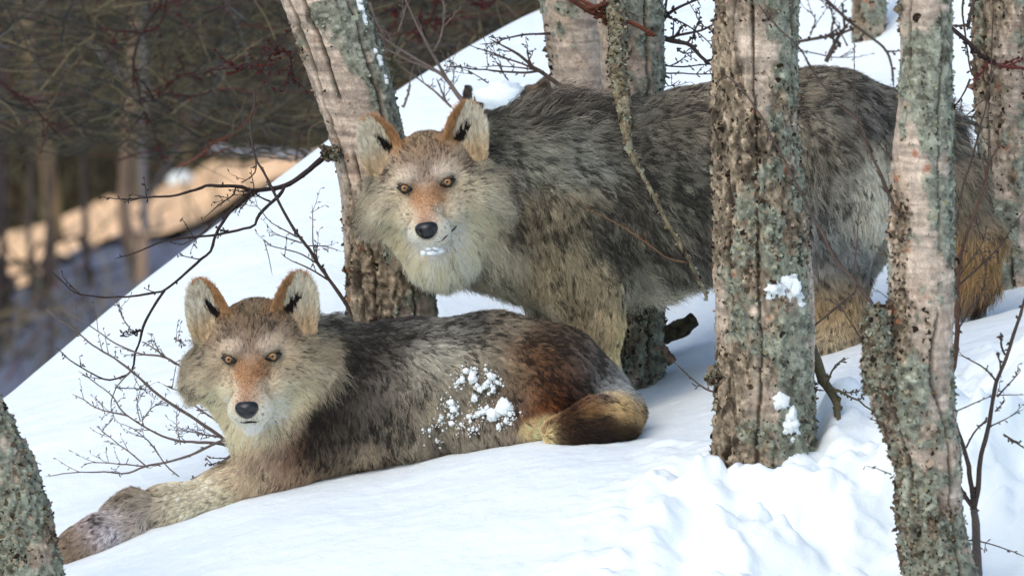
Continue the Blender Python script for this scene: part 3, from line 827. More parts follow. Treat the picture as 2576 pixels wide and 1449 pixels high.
def vnormals(v, q):
    fnv = np.cross(v[q[:, 2]] - v[q[:, 0]], v[q[:, 3]] - v[q[:, 1]])
    n = np.zeros_like(v)
    for i in range(4): np.add.at(n, q[:, i], fnv)
    return n / (np.linalg.norm(n, axis=1, keepdims=True) + 1e-12), fnv

HEADC = [  # |x|, z, colour, hair length mm, dark tip share
 (0,.030,(138,124,110),13,.50),(0,.060,(142,122,100),16,.55),(0,.095,(148,130,104),24,.55),(.045,.085,(148,122,92),18,.45),(.030,.050,(142,124,106),15,.50),
 (.030,.024,(172,162,152),9,.10),(0,.006,(152,138,126),8,.30),(0,-.014,(158,130,104),6,.25),(.015,-.022,(150,114,80),6,.25),(.018,-.034,(156,120,86),6,.2),
 (0,-.040,(162,132,104),6,.15),(0,-.060,(158,128,102),5,.15),(0,-.072,(142,118,104),5,.15),(.030,-.052,(184,173,154),7,.08),(.034,-.078,(196,190,176),7,.05),
 (.020,-.068,(186,166,146),5,.05),(0,-.125,(206,201,188),9,0),(.020,-.105,(200,194,180),7,.04),(.045,.017,(176,165,148),8,.1),(.047,-.018,(182,170,148),9,.08),(.024,-.012,(120,96,72),5,.3),
 (.060,-.034,(150,144,128),12,.30),(.055,-.060,(186,177,157),14,.1),(.075,-.015,(164,156,138),18,.30),(.075,-.065,(184,175,153),28,.2),(.100,-.040,(172,166,148),36,.30),
 (.100,.012,(140,134,118),28,.50),(.075,.040,(146,132,114),20,.50),(.085,-.100,(190,181,157),26,.12),(.030,-.160,(204,193,168),42,.05),(0,-.170,(204,193,168),42,.05),
 (.130,-.050,(162,156,140),62,.35),(.122,-.005,(146,139,122),50,.45),(.105,-.135,(186,177,155),28,.15)]

def gaussw(P2, ctr, sig, amp=1.0):
    d2 = ((P2[:, None, :] - ctr[None]) ** 2).sum(-1)
    w = amp * np.exp(-d2 / (2 * sig * sig)) + 1e-9 / (d2 + 1e-6)
    return w / w.sum(1, keepdims=True)

MOUTH = {3: ((.012, -.1145), (.024, -.113), (.036, -.104), (.047, -.088), (.053, -.076)), 5: ((-.026, -.1125), (-.012, -.1150), (0, -.1150), (.012, -.1150), (.027, -.112))}

def make_wolf(name, label, head, body_prims, ctrl, n_body, n_head, face_tint, seed):
    g = np.random.default_rng(seed)
    hp = head.prims()
    v, q = build_body(body_prims + hp)
    nrm, fnv = vnormals(v, q)
    if (nrm * (v - v.mean(0))).sum() < 0:
        q = q[:, ::-1].copy(); nrm, fnv = vnormals(v, q)
    base = P(ctrl[0][0], 1000, 0); base = v.mean(0).copy(); base[2] = v[:, 2].min()
    root = empty(name, base, label, 'wolf', 'wolves resting in the snow')

    C = np.array([c[:2] for c in ctrl], float)
    cc = np.array([lin(*c[2:5]) for c in ctrl]) * np.array([1.10, 1.14, 1.12]); cf = np.array([[c[5], 0, -c[6]] for c in ctrl], float)
    cl = np.array([c[7] for c in ctrl], float) * 1e-3; cd = np.array([c[8] for c in ctrl], float)
    HC = np.array([[c[0], c[1]] for c in HEADC]); hc = np.array([lin(*c[2]) for c in HEADC]) ; hl = np.array([c[3] for c in HEADC]) * 1e-3; hd = np.array([c[4] for c in HEADC])
    hc = hc * np.array([face_tint(c[0], c[1]) for c in HEADC])

    csig = np.full(len(C), 43.0); camp = np.ones(len(C))
    tb = (C[:, 0] > 1360) & (C[:, 1] > 1022) & (C[:, 1] < 1120) if seed == 5 else np.zeros(len(C), bool)
    csig[tb] = 20.0; camp[tb] = 14.0; tail_box = False

    def field(p, n):
        """coat at surface points: colour, flow, length, dark share, ear / bare masks"""
        jp = np.stack([fbm(p * 11 + 5, 4, 91), fbm(p * 11 + 9, 4, 92)], 1) * 46
        w = gaussw(to_px(p) + jp * np.clip(n[:, 1:2] * -4, .35, 1) * (.35 if tail_box else 1), C, csig, camp)
        col, flow, ln, dk = w @ cc, w @ cf, w @ cl, w @ cd
        lp = head.loc(p)
        dh = head.sdf(lp) * head.s
        ears = [ear_sd(lp, s_) for s_ in (1, -1)]
        de = np.minimum(ears[0][0], ears[1][0]) * head.s
        db = np.full(len(p), 1.0)
        for pr in body_prims: db = np.minimum(db, pr.fn(p))
        wh = sstep(0.02, -0.03, dh - db) * sstep(.16, .11, lp[:, 1])
        ear = (de < 0.004) & (lp[:, 2] > .030) & (np.abs(lp[:, 0]) > .042)
        wh = np.where(ear, 1.0, wh)
        w2 = gaussw(np.stack([np.abs(lp[:, 0]) + .004 * fbm(lp * 120, 2, 61), lp[:, 2] + .004 * fbm(lp * 120, 2, 62)], 1), HC, 0.0105)
        col2, ln2, dk2 = (w2 @ hc) * np.array([1.20, 1.17, 1.10]), w2 @ hl, w2 @ hd
        f2 = lp - np.array([0, -.125, -.075])
        f2 = f2 / np.linalg.norm(f2, axis=1, keepdims=True)
        out = sstep(.045, .09, np.abs(lp[:, 0])) * sstep(.07, .0, lp[:, 2])
        f2 = f2 + out[:, None] * np.stack([np.sign(lp[:, 0]) * .5, np.full(len(lp), .1), np.full(len(lp), -.75)], 1)
        low = sstep(-.10, -.15, lp[:, 2])
        f2 = f2 + low[:, None] * np.array([0, .2, -1.2])
        # ears
        tt = np.where(lp[:, 0] > 0, ears[0][1], ears[1][1]); ss = np.where(lp[:, 0] > 0, ears[0][2], ears[1][2])
        nl = n @ head.R
        inside = ear & (nl[:, 1] < -0.15) & (np.abs(ss) < 0.93) & (tt < .95)
        innerx = ss * np.sign(1.0)
        jit = .10 * fbm(lp * 160, 2, 4)
        kk = sstep(.45, -.15, tt + 1.5 * jit)[:, None]
        cin = lin(188, 181, 162) * (1 - kk) + lin(172, 152, 120) * kk
        cin = cin * np.exp(.5 * fbm(lp * np.array([260, 60, 60]), 3, 19))[:, None]
        cin = np.where(((ss + 1.5 * jit < -.46) | (tt + jit > .90))[:, None], lin(150, 116, 80) * np.exp(.5 * fbm(lp * 120, 3, 29))[:, None], cin)
        cback = np.where((ss < .1)[:, None], lin(156, 118, 80), lin(164, 150, 124))
        ecol = np.where(inside[:, None], cin, cback)
        canal = inside & (np.abs(ss - (-.42 + .95 * tt) + 2 * jit) < .27 - .18 * np.abs(tt - .2)) & (tt + 1.6 * jit < .52) & (tt > -.15)
        ecol = np.where(canal[:, None], lin(34, 25, 20), ecol)  # dark ear hair plus the deep shade of the opening, painted as colour
        eflow = np.stack([np.sign(lp[:, 0]) * np.where(inside, .5 * ss + .1, .15 + .5 * ss), np.full(len(lp), -.15), np.full(len(lp), .8)], 1)
        f2 = np.where(ear[:, None], eflow, f2)
        col2 = np.where(ear[:, None], ecol, col2)
        ln2 = np.where(ear, np.where(inside, .016, .011), ln2); dk2 = np.where(ear, .03, dk2)
        f2w = f2 @ head.R.T
        flow = flow / (np.linalg.norm(flow, axis=1, keepdims=True) + 1e-9)
        f2w = f2w / (np.linalg.norm(f2w, axis=1, keepdims=True) + 1e-9)
        W = wh[:, None]
        bare = (np.hypot((np.abs(lp[:, 0]) - .043) / 1.4, lp[:, 2] - .003) < .0150) & (lp[:, 1] < .07)
        bare |= (np.hypot(lp[:, 0], (lp[:, 2] + .0885) * 1.1) < .022) & (lp[:, 1] < -.085)
        bare |= canal & (g.random(len(p)) < .75)
        return col * (1 - W) + col2 * W, flow * (1 - W) + f2w * W, ln * (1 - wh) + ln2 * wh, dk * (1 - wh) + dk2 * wh, wh, ear, bare

    vc, _, _, _, _, _, _ = field(v, nrm)
    me = mesh_np('body', v, q, np.clip(vc * 0.75, 0.01, 1))
    body = link('body', me, M_SKIN, root)

    # ---- fur: roots
    area = np.linalg.norm(fnv, axis=1) * 0.5
    fc = v[q].mean(1); fnn = fnv / (np.linalg.norm(fnv, axis=1, keepdims=True) + 1e-12)
    hl0 = head.loc(fc); inhead = (hl0[:, 1] < .12) & (np.abs(hl0[:, 0]) < .2) & (np.abs(hl0[:, 2]) < .22)
    front = np.where(fnn[:, 1] < 0.25, 1.0, 0.25)
    def pick(mask, n):
        w = area * front * mask; w = w / w.sum()
        f = g.choice(len(q), n, p=w)
        a, b = g.random((n, 1)), g.random((n, 1))
        Q = q[f]
        pp = (v[Q[:, 0]] * (1 - a) + v[Q[:, 1]] * a) * (1 - b) + (v[Q[:, 3]] * (1 - a) + v[Q[:, 2]] * a) * b
        nn = (nrm[Q[:, 0]] * (1 - a) + nrm[Q[:, 1]] * a) * (1 - b) + (nrm[Q[:, 3]] * (1 - a) + nrm[Q[:, 2]] * a) * b
        return pp, nn / np.linalg.norm(nn, axis=1, keepdims=True)
    pb, nb = pick(~inhead, n_body); ph, nh = pick(inhead, n_head)
    p = np.vstack([pb, ph]); n = np.vstack([nb, nh])
    col, flow, ln, dk, wh, ear, bare = field(p, n)
    keep = ~bare
    p, n, col, flow, ln, dk, wh, ear = [a[keep] for a in (p, n, col, flow, ln, dk, wh, ear)]
    N = len(p)
    # flow on the surface with slow swirls
    sw = np.stack([fbm(p * 9 + k * 31, 3, seed + k) for k in range(3)], 1)
    sw2 = np.stack([fbm(p * 38 + k * 31, 2, seed + 9 + k) for k in range(3)], 1)
    fl = flow + 0.55 * sw * (1 - .7 * wh[:, None]) + 0.60 * sw2 * (1 - .5 * wh[:, None])
    fl = fl - n * (fl * n).sum(1, keepdims=True)
    fl /= np.linalg.norm(fl, axis=1, keepdims=True) + 1e-9
    # clumps: each hair leans to the nearest guide
    ng = max(50, N // 13)
    gw = np.where(wh > .5, 1.8, 1.0); gi = g.choice(N, ng, replace=False, p=gw / gw.sum())
    kd = KDTree(ng)
    for k_, i_ in enumerate(gi): kd.insert(p[i_], k_)
    kd.balance()
    near = np.array([kd.find(pt)[1] for pt in p]); gd = gi[near]
    lnv = ln * np.where(wh > .5, .85, .60 + .40 * sstep(.045, .06, ln)) * g.uniform(.6, 1.25, N) * (1 + .3 * fbm(p * 25, 2, seed + 77))
    lift = np.where(ear, .42, np.where(wh > .5, .38, .50)) * g.uniform(.7, 1.3, N) 
    spiky = (g.random(ng) < .30)[near] & (ln > .049) & (dk > .55)
    lift = lift * np.where(spiky, 2.0, 1.0); lnv = lnv * np.where(spiky, 1.1, 1.0)
    KP = 5
    ts = np.linspace(0, 1, KP)
    def strand(root_p, nn, ff, ll, lf):
        return root_p[:, None] + ll[:, None, None] * (nn[:, None] * (lf[:, None, None] * (ts - .45 * ts ** 2)[None, :, None]) + ff[:, None] * (.93 * ts)[None, :, None]
            + np.array([0, 0, -1.0])[None, None] * (.10 * ts ** 2)[None, :, None])
    S = strand(p, n, fl, lnv, lift)
    G = strand(p[gd], n[gd], fl[gd], lnv, lift[gd])
    cl_ = np.where(ear, .35, np.where(wh > .5, .40, .55)) * g.uniform(.6, 1.1, N)
    S = S + (G - S) * (cl_[:, None] * ts[None] ** 1.3)[:, :, None]
    S += g.normal(0, 1, S.shape) * (.085 * lnv[:, None] * ts[None])[:, :, None]
    # colour along the strand
    gtone = g.normal(0, 1, ng)[near]
    tone = np.exp((.17 - .06 * wh) * g.normal(0, 1, ng)[near] + .12 * g.normal(0, 1, N) + .30 * fbm(p * np.array([16, 16, 16]), 3, seed + 55) * (1 - .6 * wh))
    dkn = dk + .55 * fbm(p * np.array([34, 34, 20]), 3, seed + 66) * (dk > .02)
    isd = (g.normal(0, .13, N) + .26 * gtone + dkn) > .64
    isd &= ~ear
    base_c = col * tone[:, None]
    tip = np.where(isd[:, None], base_c * .14 + lin(20, 18, 16), base_c * 1.22)
    mid = base_c * np.where(isd, .85, 1.1)[:, None]
    rootc = base_c * 1.02
    stops = np.array([0, .45, 1.0])
    wr = np.clip(1 - ts / .45, 0, 1); wt = np.clip((ts - .30) / .35, 0, 1); wm = 1 - wr - wt; wm = np.clip(wm, 0, 1)
    CC = rootc[:, None] * wr[None, :, None] + mid[:, None] * wm[None, :, None] + tip[:, None] * wt[None, :, None]
    CC = CC / (wr + wm + wt)[None, :, None]
    rad = np.where(wh > .5, .00036, .00047)[:, None] * (1 - .75 * ts ** 1.5)[None]
    cu = bpy.data.hair_curves.new('fur')
    cu.add_curves([KP] * N)
    Srel = S - root_loc(root)
    cu.attributes['position'].data.foreach_set('vector', (S).astype(np.float32).ravel())
    ra = cu.attributes.get('radius') or cu.attributes.new('radius', 'FLOAT', 'POINT')
    ra.data.foreach_set('value', rad.astype(np.float32).ravel())
    ca = cu.attributes.new('tint', 'FLOAT_COLOR', 'POINT')
    c4 = np.ones((N, KP, 4), np.float32); c4[..., :3] = np.clip(CC * FUR_GAIN, .006, .85)
    ca.data.foreach_set('color', c4.ravel())
    cu.materials.append(M_HAIR)
    fur = bpy.data.objects.new('fur', cu)
    COL.objects.link(fur)
    fur.parent = root; fur.matrix_parent_inverse = Matrix.Translation(root.location).inverted()
    fur['kind'] = 'stuff'

    # ---- face parts
    def ellipsoid(nm, c, ax, mat, parent, seg=24, rings=16, shape=None):
        """c head space centre, ax 3 scaled axis vectors in head space"""
        th = np.linspace(0, math.pi, rings); ph_ = np.linspace(0, 2 * math.pi, seg, endpoint=False)
        d = np.stack([np.sin(th)[:, None] * np.cos(ph_), np.sin(th)[:, None] * np.sin(ph_), np.cos(th)[:, None] * np.ones(seg)], -1).reshape(-1, 3)
        if shape: d = shape(d)
        pts = head.wld(c + d @ np.asarray(ax))
        ii = np.arange(rings * seg).reshape(rings, seg)
        qq = np.stack([ii[:-1], ii[1:], np.roll(ii[1:], -1, 1), np.roll(ii[:-1], -1, 1)], -1).reshape(-1, 4)
        return link(nm, mesh_np(nm, pts, qq), mat, parent)
    for sx in (-1, 1):
        e0 = head.surf(sx * .043, 0.0)
        tilt = math.radians(13) * sx
        ca_, sa_ = math.cos(tilt), math.sin(tilt)
        ax = np.array([[ca_ * .0180, .004 * sx, sa_ * .0180], [0, .0090, 0], [-sa_ * .0115, 0, ca_ * .0115]])
        def almond(d):
            d = d.copy(); d[:, 2] *= 1 - .80 * np.abs(d[:, 0]) ** 1.6; return d
        eye = ellipsoid('eye', e0 + np.array([0, -.0042, -.0005]), ax, M_EYE, root, shape=almond)
        c2 = e0 + np.array([-sx * .0004, -.0104, .0002])
        ir = ellipsoid('iris', c2, np.diag([.0072, .0050, .0070]), M_IRIS, eye)
        pu = ellipsoid('pupil', c2 + np.array([0, -.0030, .0002]), np.diag([.0033, .0028, .0033]), M_PUPIL, eye)
    for sx in (-1, 1):
        e0 = head.surf(sx * .043, 0.0); tilt = math.radians(5) * sx
        ca_, sa_ = math.cos(tilt), math.sin(tilt)
        lid_c = e0 + np.array([sx * .001, -.0058, .0082])
        ellipsoid('eyelid', lid_c, np.array([[ca_ * .0135, .003 * sx, sa_ * .0135], [0, .0100, 0], [-sa_ * .0040, 0, ca_ * .0040]]), M_LID, root)
    def noseshape(d):
        d = d.copy()
        d[:, 0] *= 1 + .22 * d[:, 2]
        nost = np.exp(-(((np.abs(d[:, 0]) - .55) / .22) ** 2 + ((d[:, 2] + .15) / .28) ** 2)) * (d[:, 1] < 0)
        d[:, 1] += .38 * nost
        slit = np.exp(-(d[:, 0] / .10) ** 2) * (d[:, 2] < .1) * (d[:, 1] < 0)
        d[:, 1] += .18 * slit
        return d
    ellipsoid('nose', np.array([0, -.100, -.0885]), np.diag([.0225, .0200, .0185]), M_NOSE, root, 48, 32, noseshape)
    T = Tubes()
    mp = [head.surf(x, z) for x, z in MOUTH[seed]]
    mp = catmull(np.array(mp) + np.array([0, -.0025, 0]), 40)
    mw = np.array([head.wld(m) for m in mp])
    T.tube(mw, .0005 + .0016 * np.sin(np.linspace(0, math.pi, 40)), lin(30, 25, 24), 6)
    T.build('mouth', M_LIP, root)
    bvh = BVHTree.FromPolygons([tuple(a) for a in v], [tuple(a) for a in q.tolist()])
    return root, bvh

def root_loc(o): return np.array(o.location)
FUR_GAIN = 1.2

W1_CTRL = [
 (1250,330,95,92,80,1,.2,45,.8),(1330,250,124,114,102,.35,-1,60,.8),(1420,255,124,114,102,.4,-1,62,.85),(1500,260,108,101,93,.8,-.8,56,.85),(1550,330,100,95,85,1,.3,50,.75),
 (1330,420,122,120,107,.8,.6,45,.5),(1300,560,110,100,82,.6,.9,42,.6),(1450,400,120,120,110,.9,.5,42,.45),(1420,560,125,115,95,.6,.9,38,.55),(1400,700,140,128,105,.4,1,36,.5),
 (1250,680,178,168,147,.2,1,52,.12),(1180,720,168,160,142,.3,1,52,.1),(1330,770,168,158,138,.3,1,45,.2),(1480,780,146,131,106,.2,1,26,.4),(1540,850,192,172,132,.1,1,18,.1),
 (1650,320,108,102,90,1,.3,38,.65),(1700,480,95,92,82,.9,.5,38,.75),(1600,600,106,100,88,.7,.8,42,.75),(1750,640,110,105,95,.6,.9,52,.65),(1650,760,165,160,145,.5,1,64,.2),(1750,740,170,165,150,.5,1,64,.2),
 (1800,250,120,110,96,1,.15,38,.55),(2050,190,122,113,98,1,.2,44,.55),(2150,260,97,93,86,1,.5,40,.65),(2080,380,126,118,104,.7,.9,36,.5),(2060,560,128,128,125,.5,1,40,.5),(2090,660,112,110,107,.5,1,36,.5),
 (2205,540,196,186,166,.3,1,26,.0),(2212,440,186,176,156,.3,1,26,.0),(2130,470,118,114,106,.5,1,36,.5),(2135,590,122,122,118,.4,1,36,.45),(2100,780,160,134,100,.2,1,28,.3),(2070,850,150,138,116,.2,1,22,.2),
 (2320,330,100,95,85,1,.6,55,.6),(2420,480,118,108,92,.5,1,55,.4),(2450,620,148,118,80,.2,1,55,.4),(2450,700,132,104,72,.1,1,55,.4),(2450,770,48,50,58,.05,1,50,.9),
 (1450,900,168,150,118,.1,1,15,.1),(1450,1000,190,170,130,.1,1,12,.1)]
W2_CTRL = [
 (840,800,128,125,114,.6,-.5,52,.5),(900,830,66,63,60,.9,.3,48,.8),(1000,805,60,58,58,1,.1,40,.85),(1120,800,62,60,61,1,.0,40,.85),(960,850,84,79,72,.8,.6,40,.8),(885,940,30,28,25,.5,.9,45,.7),(850,1010,24,22,20,.4,1,40,.7),(875,880,34,32,29,.6,.8,45,.8),(815,1075,26,23,20,.4,1,40,.7),(780,1120,34,27,23,.3,1,35,.6),(930,1010,92,84,74,.5,1,40,.7),(880,1080,84,75,65,.4,1,40,.7),(960,1060,118,107,94,.4,1,40,.6),  # near-black points behind the ruff: dark fur with its shadow gap painted in
 (950,950,122,112,100,.6,.9,40,.55),(1100,860,164,158,143,.8,.7,40,.25),(1060,920,140,132,118,.7,.8,40,.35),(1000,1080,142,130,114,.3,1,36,.4),(1100,1000,142,130,112,.4,1,32,.35),(1200,900,130,120,104,.7,.7,32,.45),(1280,830,116,106,91,1,.3,32,.55),
 (1380,850,88,75,60,1,.5,28,.8),(1410,940,62,34,18,.9,.6,26,.85),(1350,900,96,62,38,.9,.6,26,.6),(1350,980,104,62,34,.9,.5,26,.5),(1430,1010,84,46,24,.9,.4,26,.6),(1380,1035,104,60,32,.9,.4,26,.5),(1300,950,112,92,70,.9,.6,30,.5),(1480,900,88,84,80,.8,.7,28,.7),(1550,980,128,132,132,.6,.9,32,.35),
 (1250,1050,130,118,105,.5,.8,32,.4),(1150,1120,126,116,103,.4,.8,32,.3),(900,1170,152,134,114,.2,1,32,.35),(720,1160,132,98,77,.1,1,32,.45),(650,1180,168,152,132,-.1,1,36,.2),(760,1220,165,145,120,0,1,26,.2),
 (540,1240,186,175,155,-1,.2,9,.0),(600,1215,172,152,127,-1,.2,18,.2),(450,1280,186,174,152,-1,.2,9,0),(340,1265,140,124,104,-.8,.2,34,.35),(370,1310,150,140,128,-.8,.2,26,.3),(262,1322,188,178,186,-.8,.4,9,.0),(285,1340,180,172,176,-.8,.4,9,.0),(215,1330,120,102,80,-.8,.4,20,.4),(300,1245,128,114,94,-.8,-.2,34,.3),(190,1340,142,120,97,-.8,.4,18,.4),(200,1390,152,127,107,-.8,.3,14,.3),
 (1385,1082,196,174,132,.8,-.2,26,.0),(1428,1050,58,38,24,.9,.2,26,.1),(1432,1088,44,29,19,.9,.2,26,.1),(1465,1100,30,21,16,.9,.2,26,.1),(1520,1106,28,20,16,.9,.2,26,.1),(1475,1070,44,30,20,.9,.2,26,.1),(1520,1078,60,42,28,.9,.2,26,.2),(1490,1040,118,88,56,.9,.2,26,.3),(1540,1035,172,146,104,.9,.3,28,.2),(1560,1062,140,114,76,.9,.3,28,.2),(1570,1092,40,30,22,.9,.2,26,.2),
 (1585,1050,140,118,86,.9,.3,30,.4)]

def px_prims(rows, k=0.05):
    out = []
    for r in rows: out += chain(*r, k=k)
    return out

W2_TOES = [[(390,1290,-.09,32),(335,1290,-.09,54),(300,1306,-.10,50)],[(320,1335,-.12,46),(250,1345,-.14,50),(205,1362,-.15,44)],[(225,1345,-.13,20),(165,1358,-.15,15)],[(225,1368,-.15,20),(160,1382,-.17,15)],[(240,1388,-.15,20),(172,1404,-.17,14)]]
W1_BODY = px_prims([
 [(1400,472,.36,172),(1470,492,.36,190),(1590,496,.37,198),(1750,443,.38,202),(1920,395,.40,192),(2060,352,.40,175)],
 [(1680,560,.37,140),(1780,520,.38,140)],
 [(1400,590,.34,155),(1560,600,.35,135)],
 [(1420,530,.25,150),(1455,690,.25,98),(1495,820,.25,56),(1508,960,.26,40),(1500,1035,.25,42),(1474,1052,.19,38)],
 [(1400,620,.42,120),(1408,860,.44,52),(1400,1000,.44,40),(1380,1050,.40,42)],
 [(1400,455,.36,178),(1300,455,.31,160),(1190,460,.25,140)],
 [(1330,600,.32,140),(1215,590,.24,118)],
 [(2080,390,.32,150),(2105,540,.32,112),(2095,660,.33,68),(2110,770,.36,42),(2105,880,.33,38),(2070,905,.29,40)],
 [(2140,380,.46,88),(2172,520,.48,62),(2185,610,.49,40),(2120,740,.49,40),(2120,870,.48,36),(2095,890,.44,34)],
 [(2150,290,.41,80),(2240,300,.41,52),(2330,340,.40,48),(2410,460,.39,46),(2446,600,.38,45),(2450,700,.38,32),(2450,745,.38,12)],
])
W2_BODY = px_prims([
 [(820,985,.05,150),(900,1005,.05,165),(1050,990,.06,168),(1250,960,.07,156),(1390,965,.06,128),(1470,1010,.05,95)],
 [(1390,975,-.01,120),(1330,1050,-.06,58),(1190,1105,-.06,42)],
 [(790,960,.06,128),(740,940,.04,115),(690,930,.03,100)],
 [(850,1060,.0,120),(740,1110,-.02,98),(690,1135,-.03,84)],
 [(740,1120,-.02,90),(690,1180,-.07,56),(560,1236,-.09,29),(445,1286,-.10,25),(395,1296,-.10,30)],
 [(720,1150,.06,78),(560,1222,.05,33),(420,1262,.03,30),(330,1285,.02,30)],
 [(1500,1000,.02,70),(1562,1035,-.05,38),(1545,1060,-.13,47),(1495,1066,-.16,46),(1440,1082,-.17,25),(1385,1090,-.16,18)],
]) + px_prims(W2_TOES, .014)
def ft1(x, z): return (1, 1, 1)
def ft2(x, z): return (.64, .64, .63) if z > .04 and x < .08 else ((.92, .88, .84) if z > -.05 else (1, .99, .97))
H1 = Head(P(1072, 466, .05), -5.0, -8.8, -7.0, 1.0)
H2 = Head(P(631.5, 899.5, -.13), -7.0, -4.8, -2.0, 1.02)
wolf1, BV1 = make_wolf('wolf', 'standing grey wolf looking out between the birches with snow on its chin', H1, W1_BODY, W1_CTRL, 230000, 105000, ft1, 3)
wolf2, BV2 = make_wolf('wolf', 'lying grey wolf curled in the snow with snow clumps on its flank', H2, W2_BODY, W2_CTRL, 215000, 105000, ft2, 5)

# ------------------------------------------------------------------ snow clumps
def snow_blob(name, p, r, seed, label, cat, group=None, squash=(1, .7, 1)):
    g = np.random.default_rng(seed)
    rings, seg = 12, 18
    th = np.linspace(0, math.pi, rings); ph_ = np.linspace(0, 2 * math.pi, seg, endpoint=False)
    d = np.stack([np.sin(th)[:, None] * np.cos(ph_), np.sin(th)[:, None] * np.sin(ph_), np.cos(th)[:, None] * np.ones(seg)], -1).reshape(-1, 3)
    f = 1 + .95 * fbm(d * 1.9 + seed * 3.7, 4, seed, .65)
    v = d * f[:, None] * r * np.array(squash) * g.uniform(.75, 1.2, 3)
    ii = np.arange(rings * seg).reshape(rings, seg)
    qq = np.stack([ii[:-1], ii[1:], np.roll(ii[1:], -1, 1), np.roll(ii[:-1], -1, 1)], -1).reshape(-1, 4)
    o = link(name, mesh_np(name, v, qq), M_SNOW)
    o.location = p
    return tag(o, label, cat, group)

def on(bvh, px, py, off=0.0):
    a = Vector(CAM); d = (Vector(P(px, py, 0.0)) - a).normalized()
    hit = bvh.ray_cast(a, d)
    return np.array(hit[0] - d * off) if hit[0] is not None else P(px, py, -.1)
clumps = [(1145,565,26),(1205,548,13),(1190,615,34),(1115,630,24),(1085,650,12),(1335,610,28),(1375,650,18),(1290,555,12),(1285,675,28),(1245,705,20),(1225,675,15),(1348,700,20),(1312,740,14),(1208,765,22),(1195,780,14),
 (1035,800,24),(1050,845,32),(1010,800,12),(960,910,16),(945,935,12),(1035,955,24),(1015,890,11),(1080,875,9),(1040,910,14),(1105,960,12),(1165,905,22),(1240,880,28),(1275,870,24),(1300,840,18),(1210,900,14),(1350,890,58),(1430,840,55),(1395,805,20),
 (1470,885,16),(1490,915,10),(1440,935,20),(1385,980,20),(1475,960,10),(870,1005,12),(930,1090,12),(1225,1000,10),(1195,1005,10),(1165,1000,9),(1060,660,10),(1070,680,8)]
def clump_label(a, b, r):
    if (a, b) == (1350, 890): return 'biggest snow clump on the flank of the lying wolf'
    if (a, b) == (1430, 840): return 'second biggest snow clump, touching the biggest one on the lying wolf flank'
    sz = 'walnut sized' if r >= 24 else ('pea sized' if r >= 15 else 'tiny crumb like')
    if b < 790: return sz + ' snow clump in the upper ring on the lying wolf flank'
    if a < 1130: return sz + ' snow clump in the lower left cluster on the lying wolf'
    return sz + ' snow clump in the row beside the two biggest clumps'
for i, (a, b, r) in enumerate(clumps):
    x, y = Z10((a, b))[0]
    rr = r * .3386 * K * 1.02
    snow_blob('snow_clump', on(BV2, x, y, .014 + rr * .1), rr, i, clump_label(a, b, r), 'snow clump', 'snow clumps on the lying wolf')
vd, qd = [], []
for k in range(420):
    c = clumps[RNG.integers(len(clumps))]
    x, y = Z10((c[0] + RNG.normal(0, 34), c[1] + RNG.normal(0, 30)))[0]
    pc = on(BV2, x, y, .012 + RNG.uniform(0, .006)); r_ = RNG.gamma(2, .0006) + .0005
    o8 = np.array([[1,0,0],[0,1,0],[-1,0,0],[0,-1,0],[0,0,1],[0,0,-1]]) * RNG.uniform(.6, 1.4, (6, 1)) * r_ + pc
    vd.append(o8); qd.append(np.array([[0,1,4],[1,2,4],[2,3,4],[3,0,4],[1,0,5],[2,1,5],[3,2,5],[0,3,5]]) + 6 * k)
tag(link('snow_dust', mesh_np('snow_dust', np.vstack(vd), np.vstack(qd)), M_SNOW), 'fine snow crumbs dusted over the flank fur of the lying wolf', None, None, 'stuff')
M_CHIN = None
for i, (dx, dz, r) in enumerate([(0, -.134, .010), (-.014, -.131, .008), (.015, -.131, .009), (-.004, -.125, .006), (.010, -.126, .006)]):
    pp = H1.wld(H1.surf(dx, dz) + np.array([0, -.006, 0]))
    snow_blob('snow_clump', pp, r * .8, 60 + i, 'snow crumb stuck to the chin of the standing wolf', 'snow clump', 'snow on the chin of the standing wolf', (1.3, .8, .7))
T2BV = None
def trunk_bvh(root):
    for ch in root.children:
        if ch.name.startswith('trunk'):
            me = ch.data
            return BVHTree.FromPolygons([v_.co[:] for v_ in me.vertices], [p_.vertices[:] for p_ in me.polygons])
def patch(root, bv, pts, label, seed):
    """irregular snow patch pressed on a trunk: a lobed low mound following the bark"""
    e = empty('snow_patch', on(bv, *pts[0][:2]), label, 'snow patch')
    for i, (a, b, r) in enumerate(pts):
        pp = on(bv, a, b)
        o = snow_blob('lobe', pp, r * K, seed + i, None, None, None, (1, .32, 1))
        o.parent = e; o.matrix_parent_inverse = Matrix.Translation(e.location).inverted()
bv2 = trunk_bvh(T2); bv1 = trunk_bvh(T1)
patch(T2, bv2, [(1945,725,18),(1975,712,20),(2000,725,18),(1990,700,14),(2008,748,12),(1938,742,13),(1962,735,14),(1985,738,16),(2012,765,9)], 'star shaped snow patch halfway up the thickest birch', 200)
patch(T2, bv2, [(1962,1010,16),(1958,1022,10),(1970,1000,8)], 'small snow patch low on the thickest birch', 220)
patch(T2, bv2, [(1990,1045,20),(1985,1070,20),(1998,1085,12),(1975,1085,10),(1992,1105,7)], 'long snow patch lowest on the thickest birch', 230)
patch(T1, bv1, [(898,5,13),(905,25,13),(912,45,12),(918,58,8),(896,-20,14)], 'snow strip high on the edge of the leaning birch', 240)
patch(T1, bv1, [(942,130,10),(950,148,11),(956,162,8)], 'snow streak in the middle of the leaning birch edge', 250)
patch(T1, bv1, [(967,195,6),(970,207,7)], 'smallest snow streak on the leaning birch edge', 260)

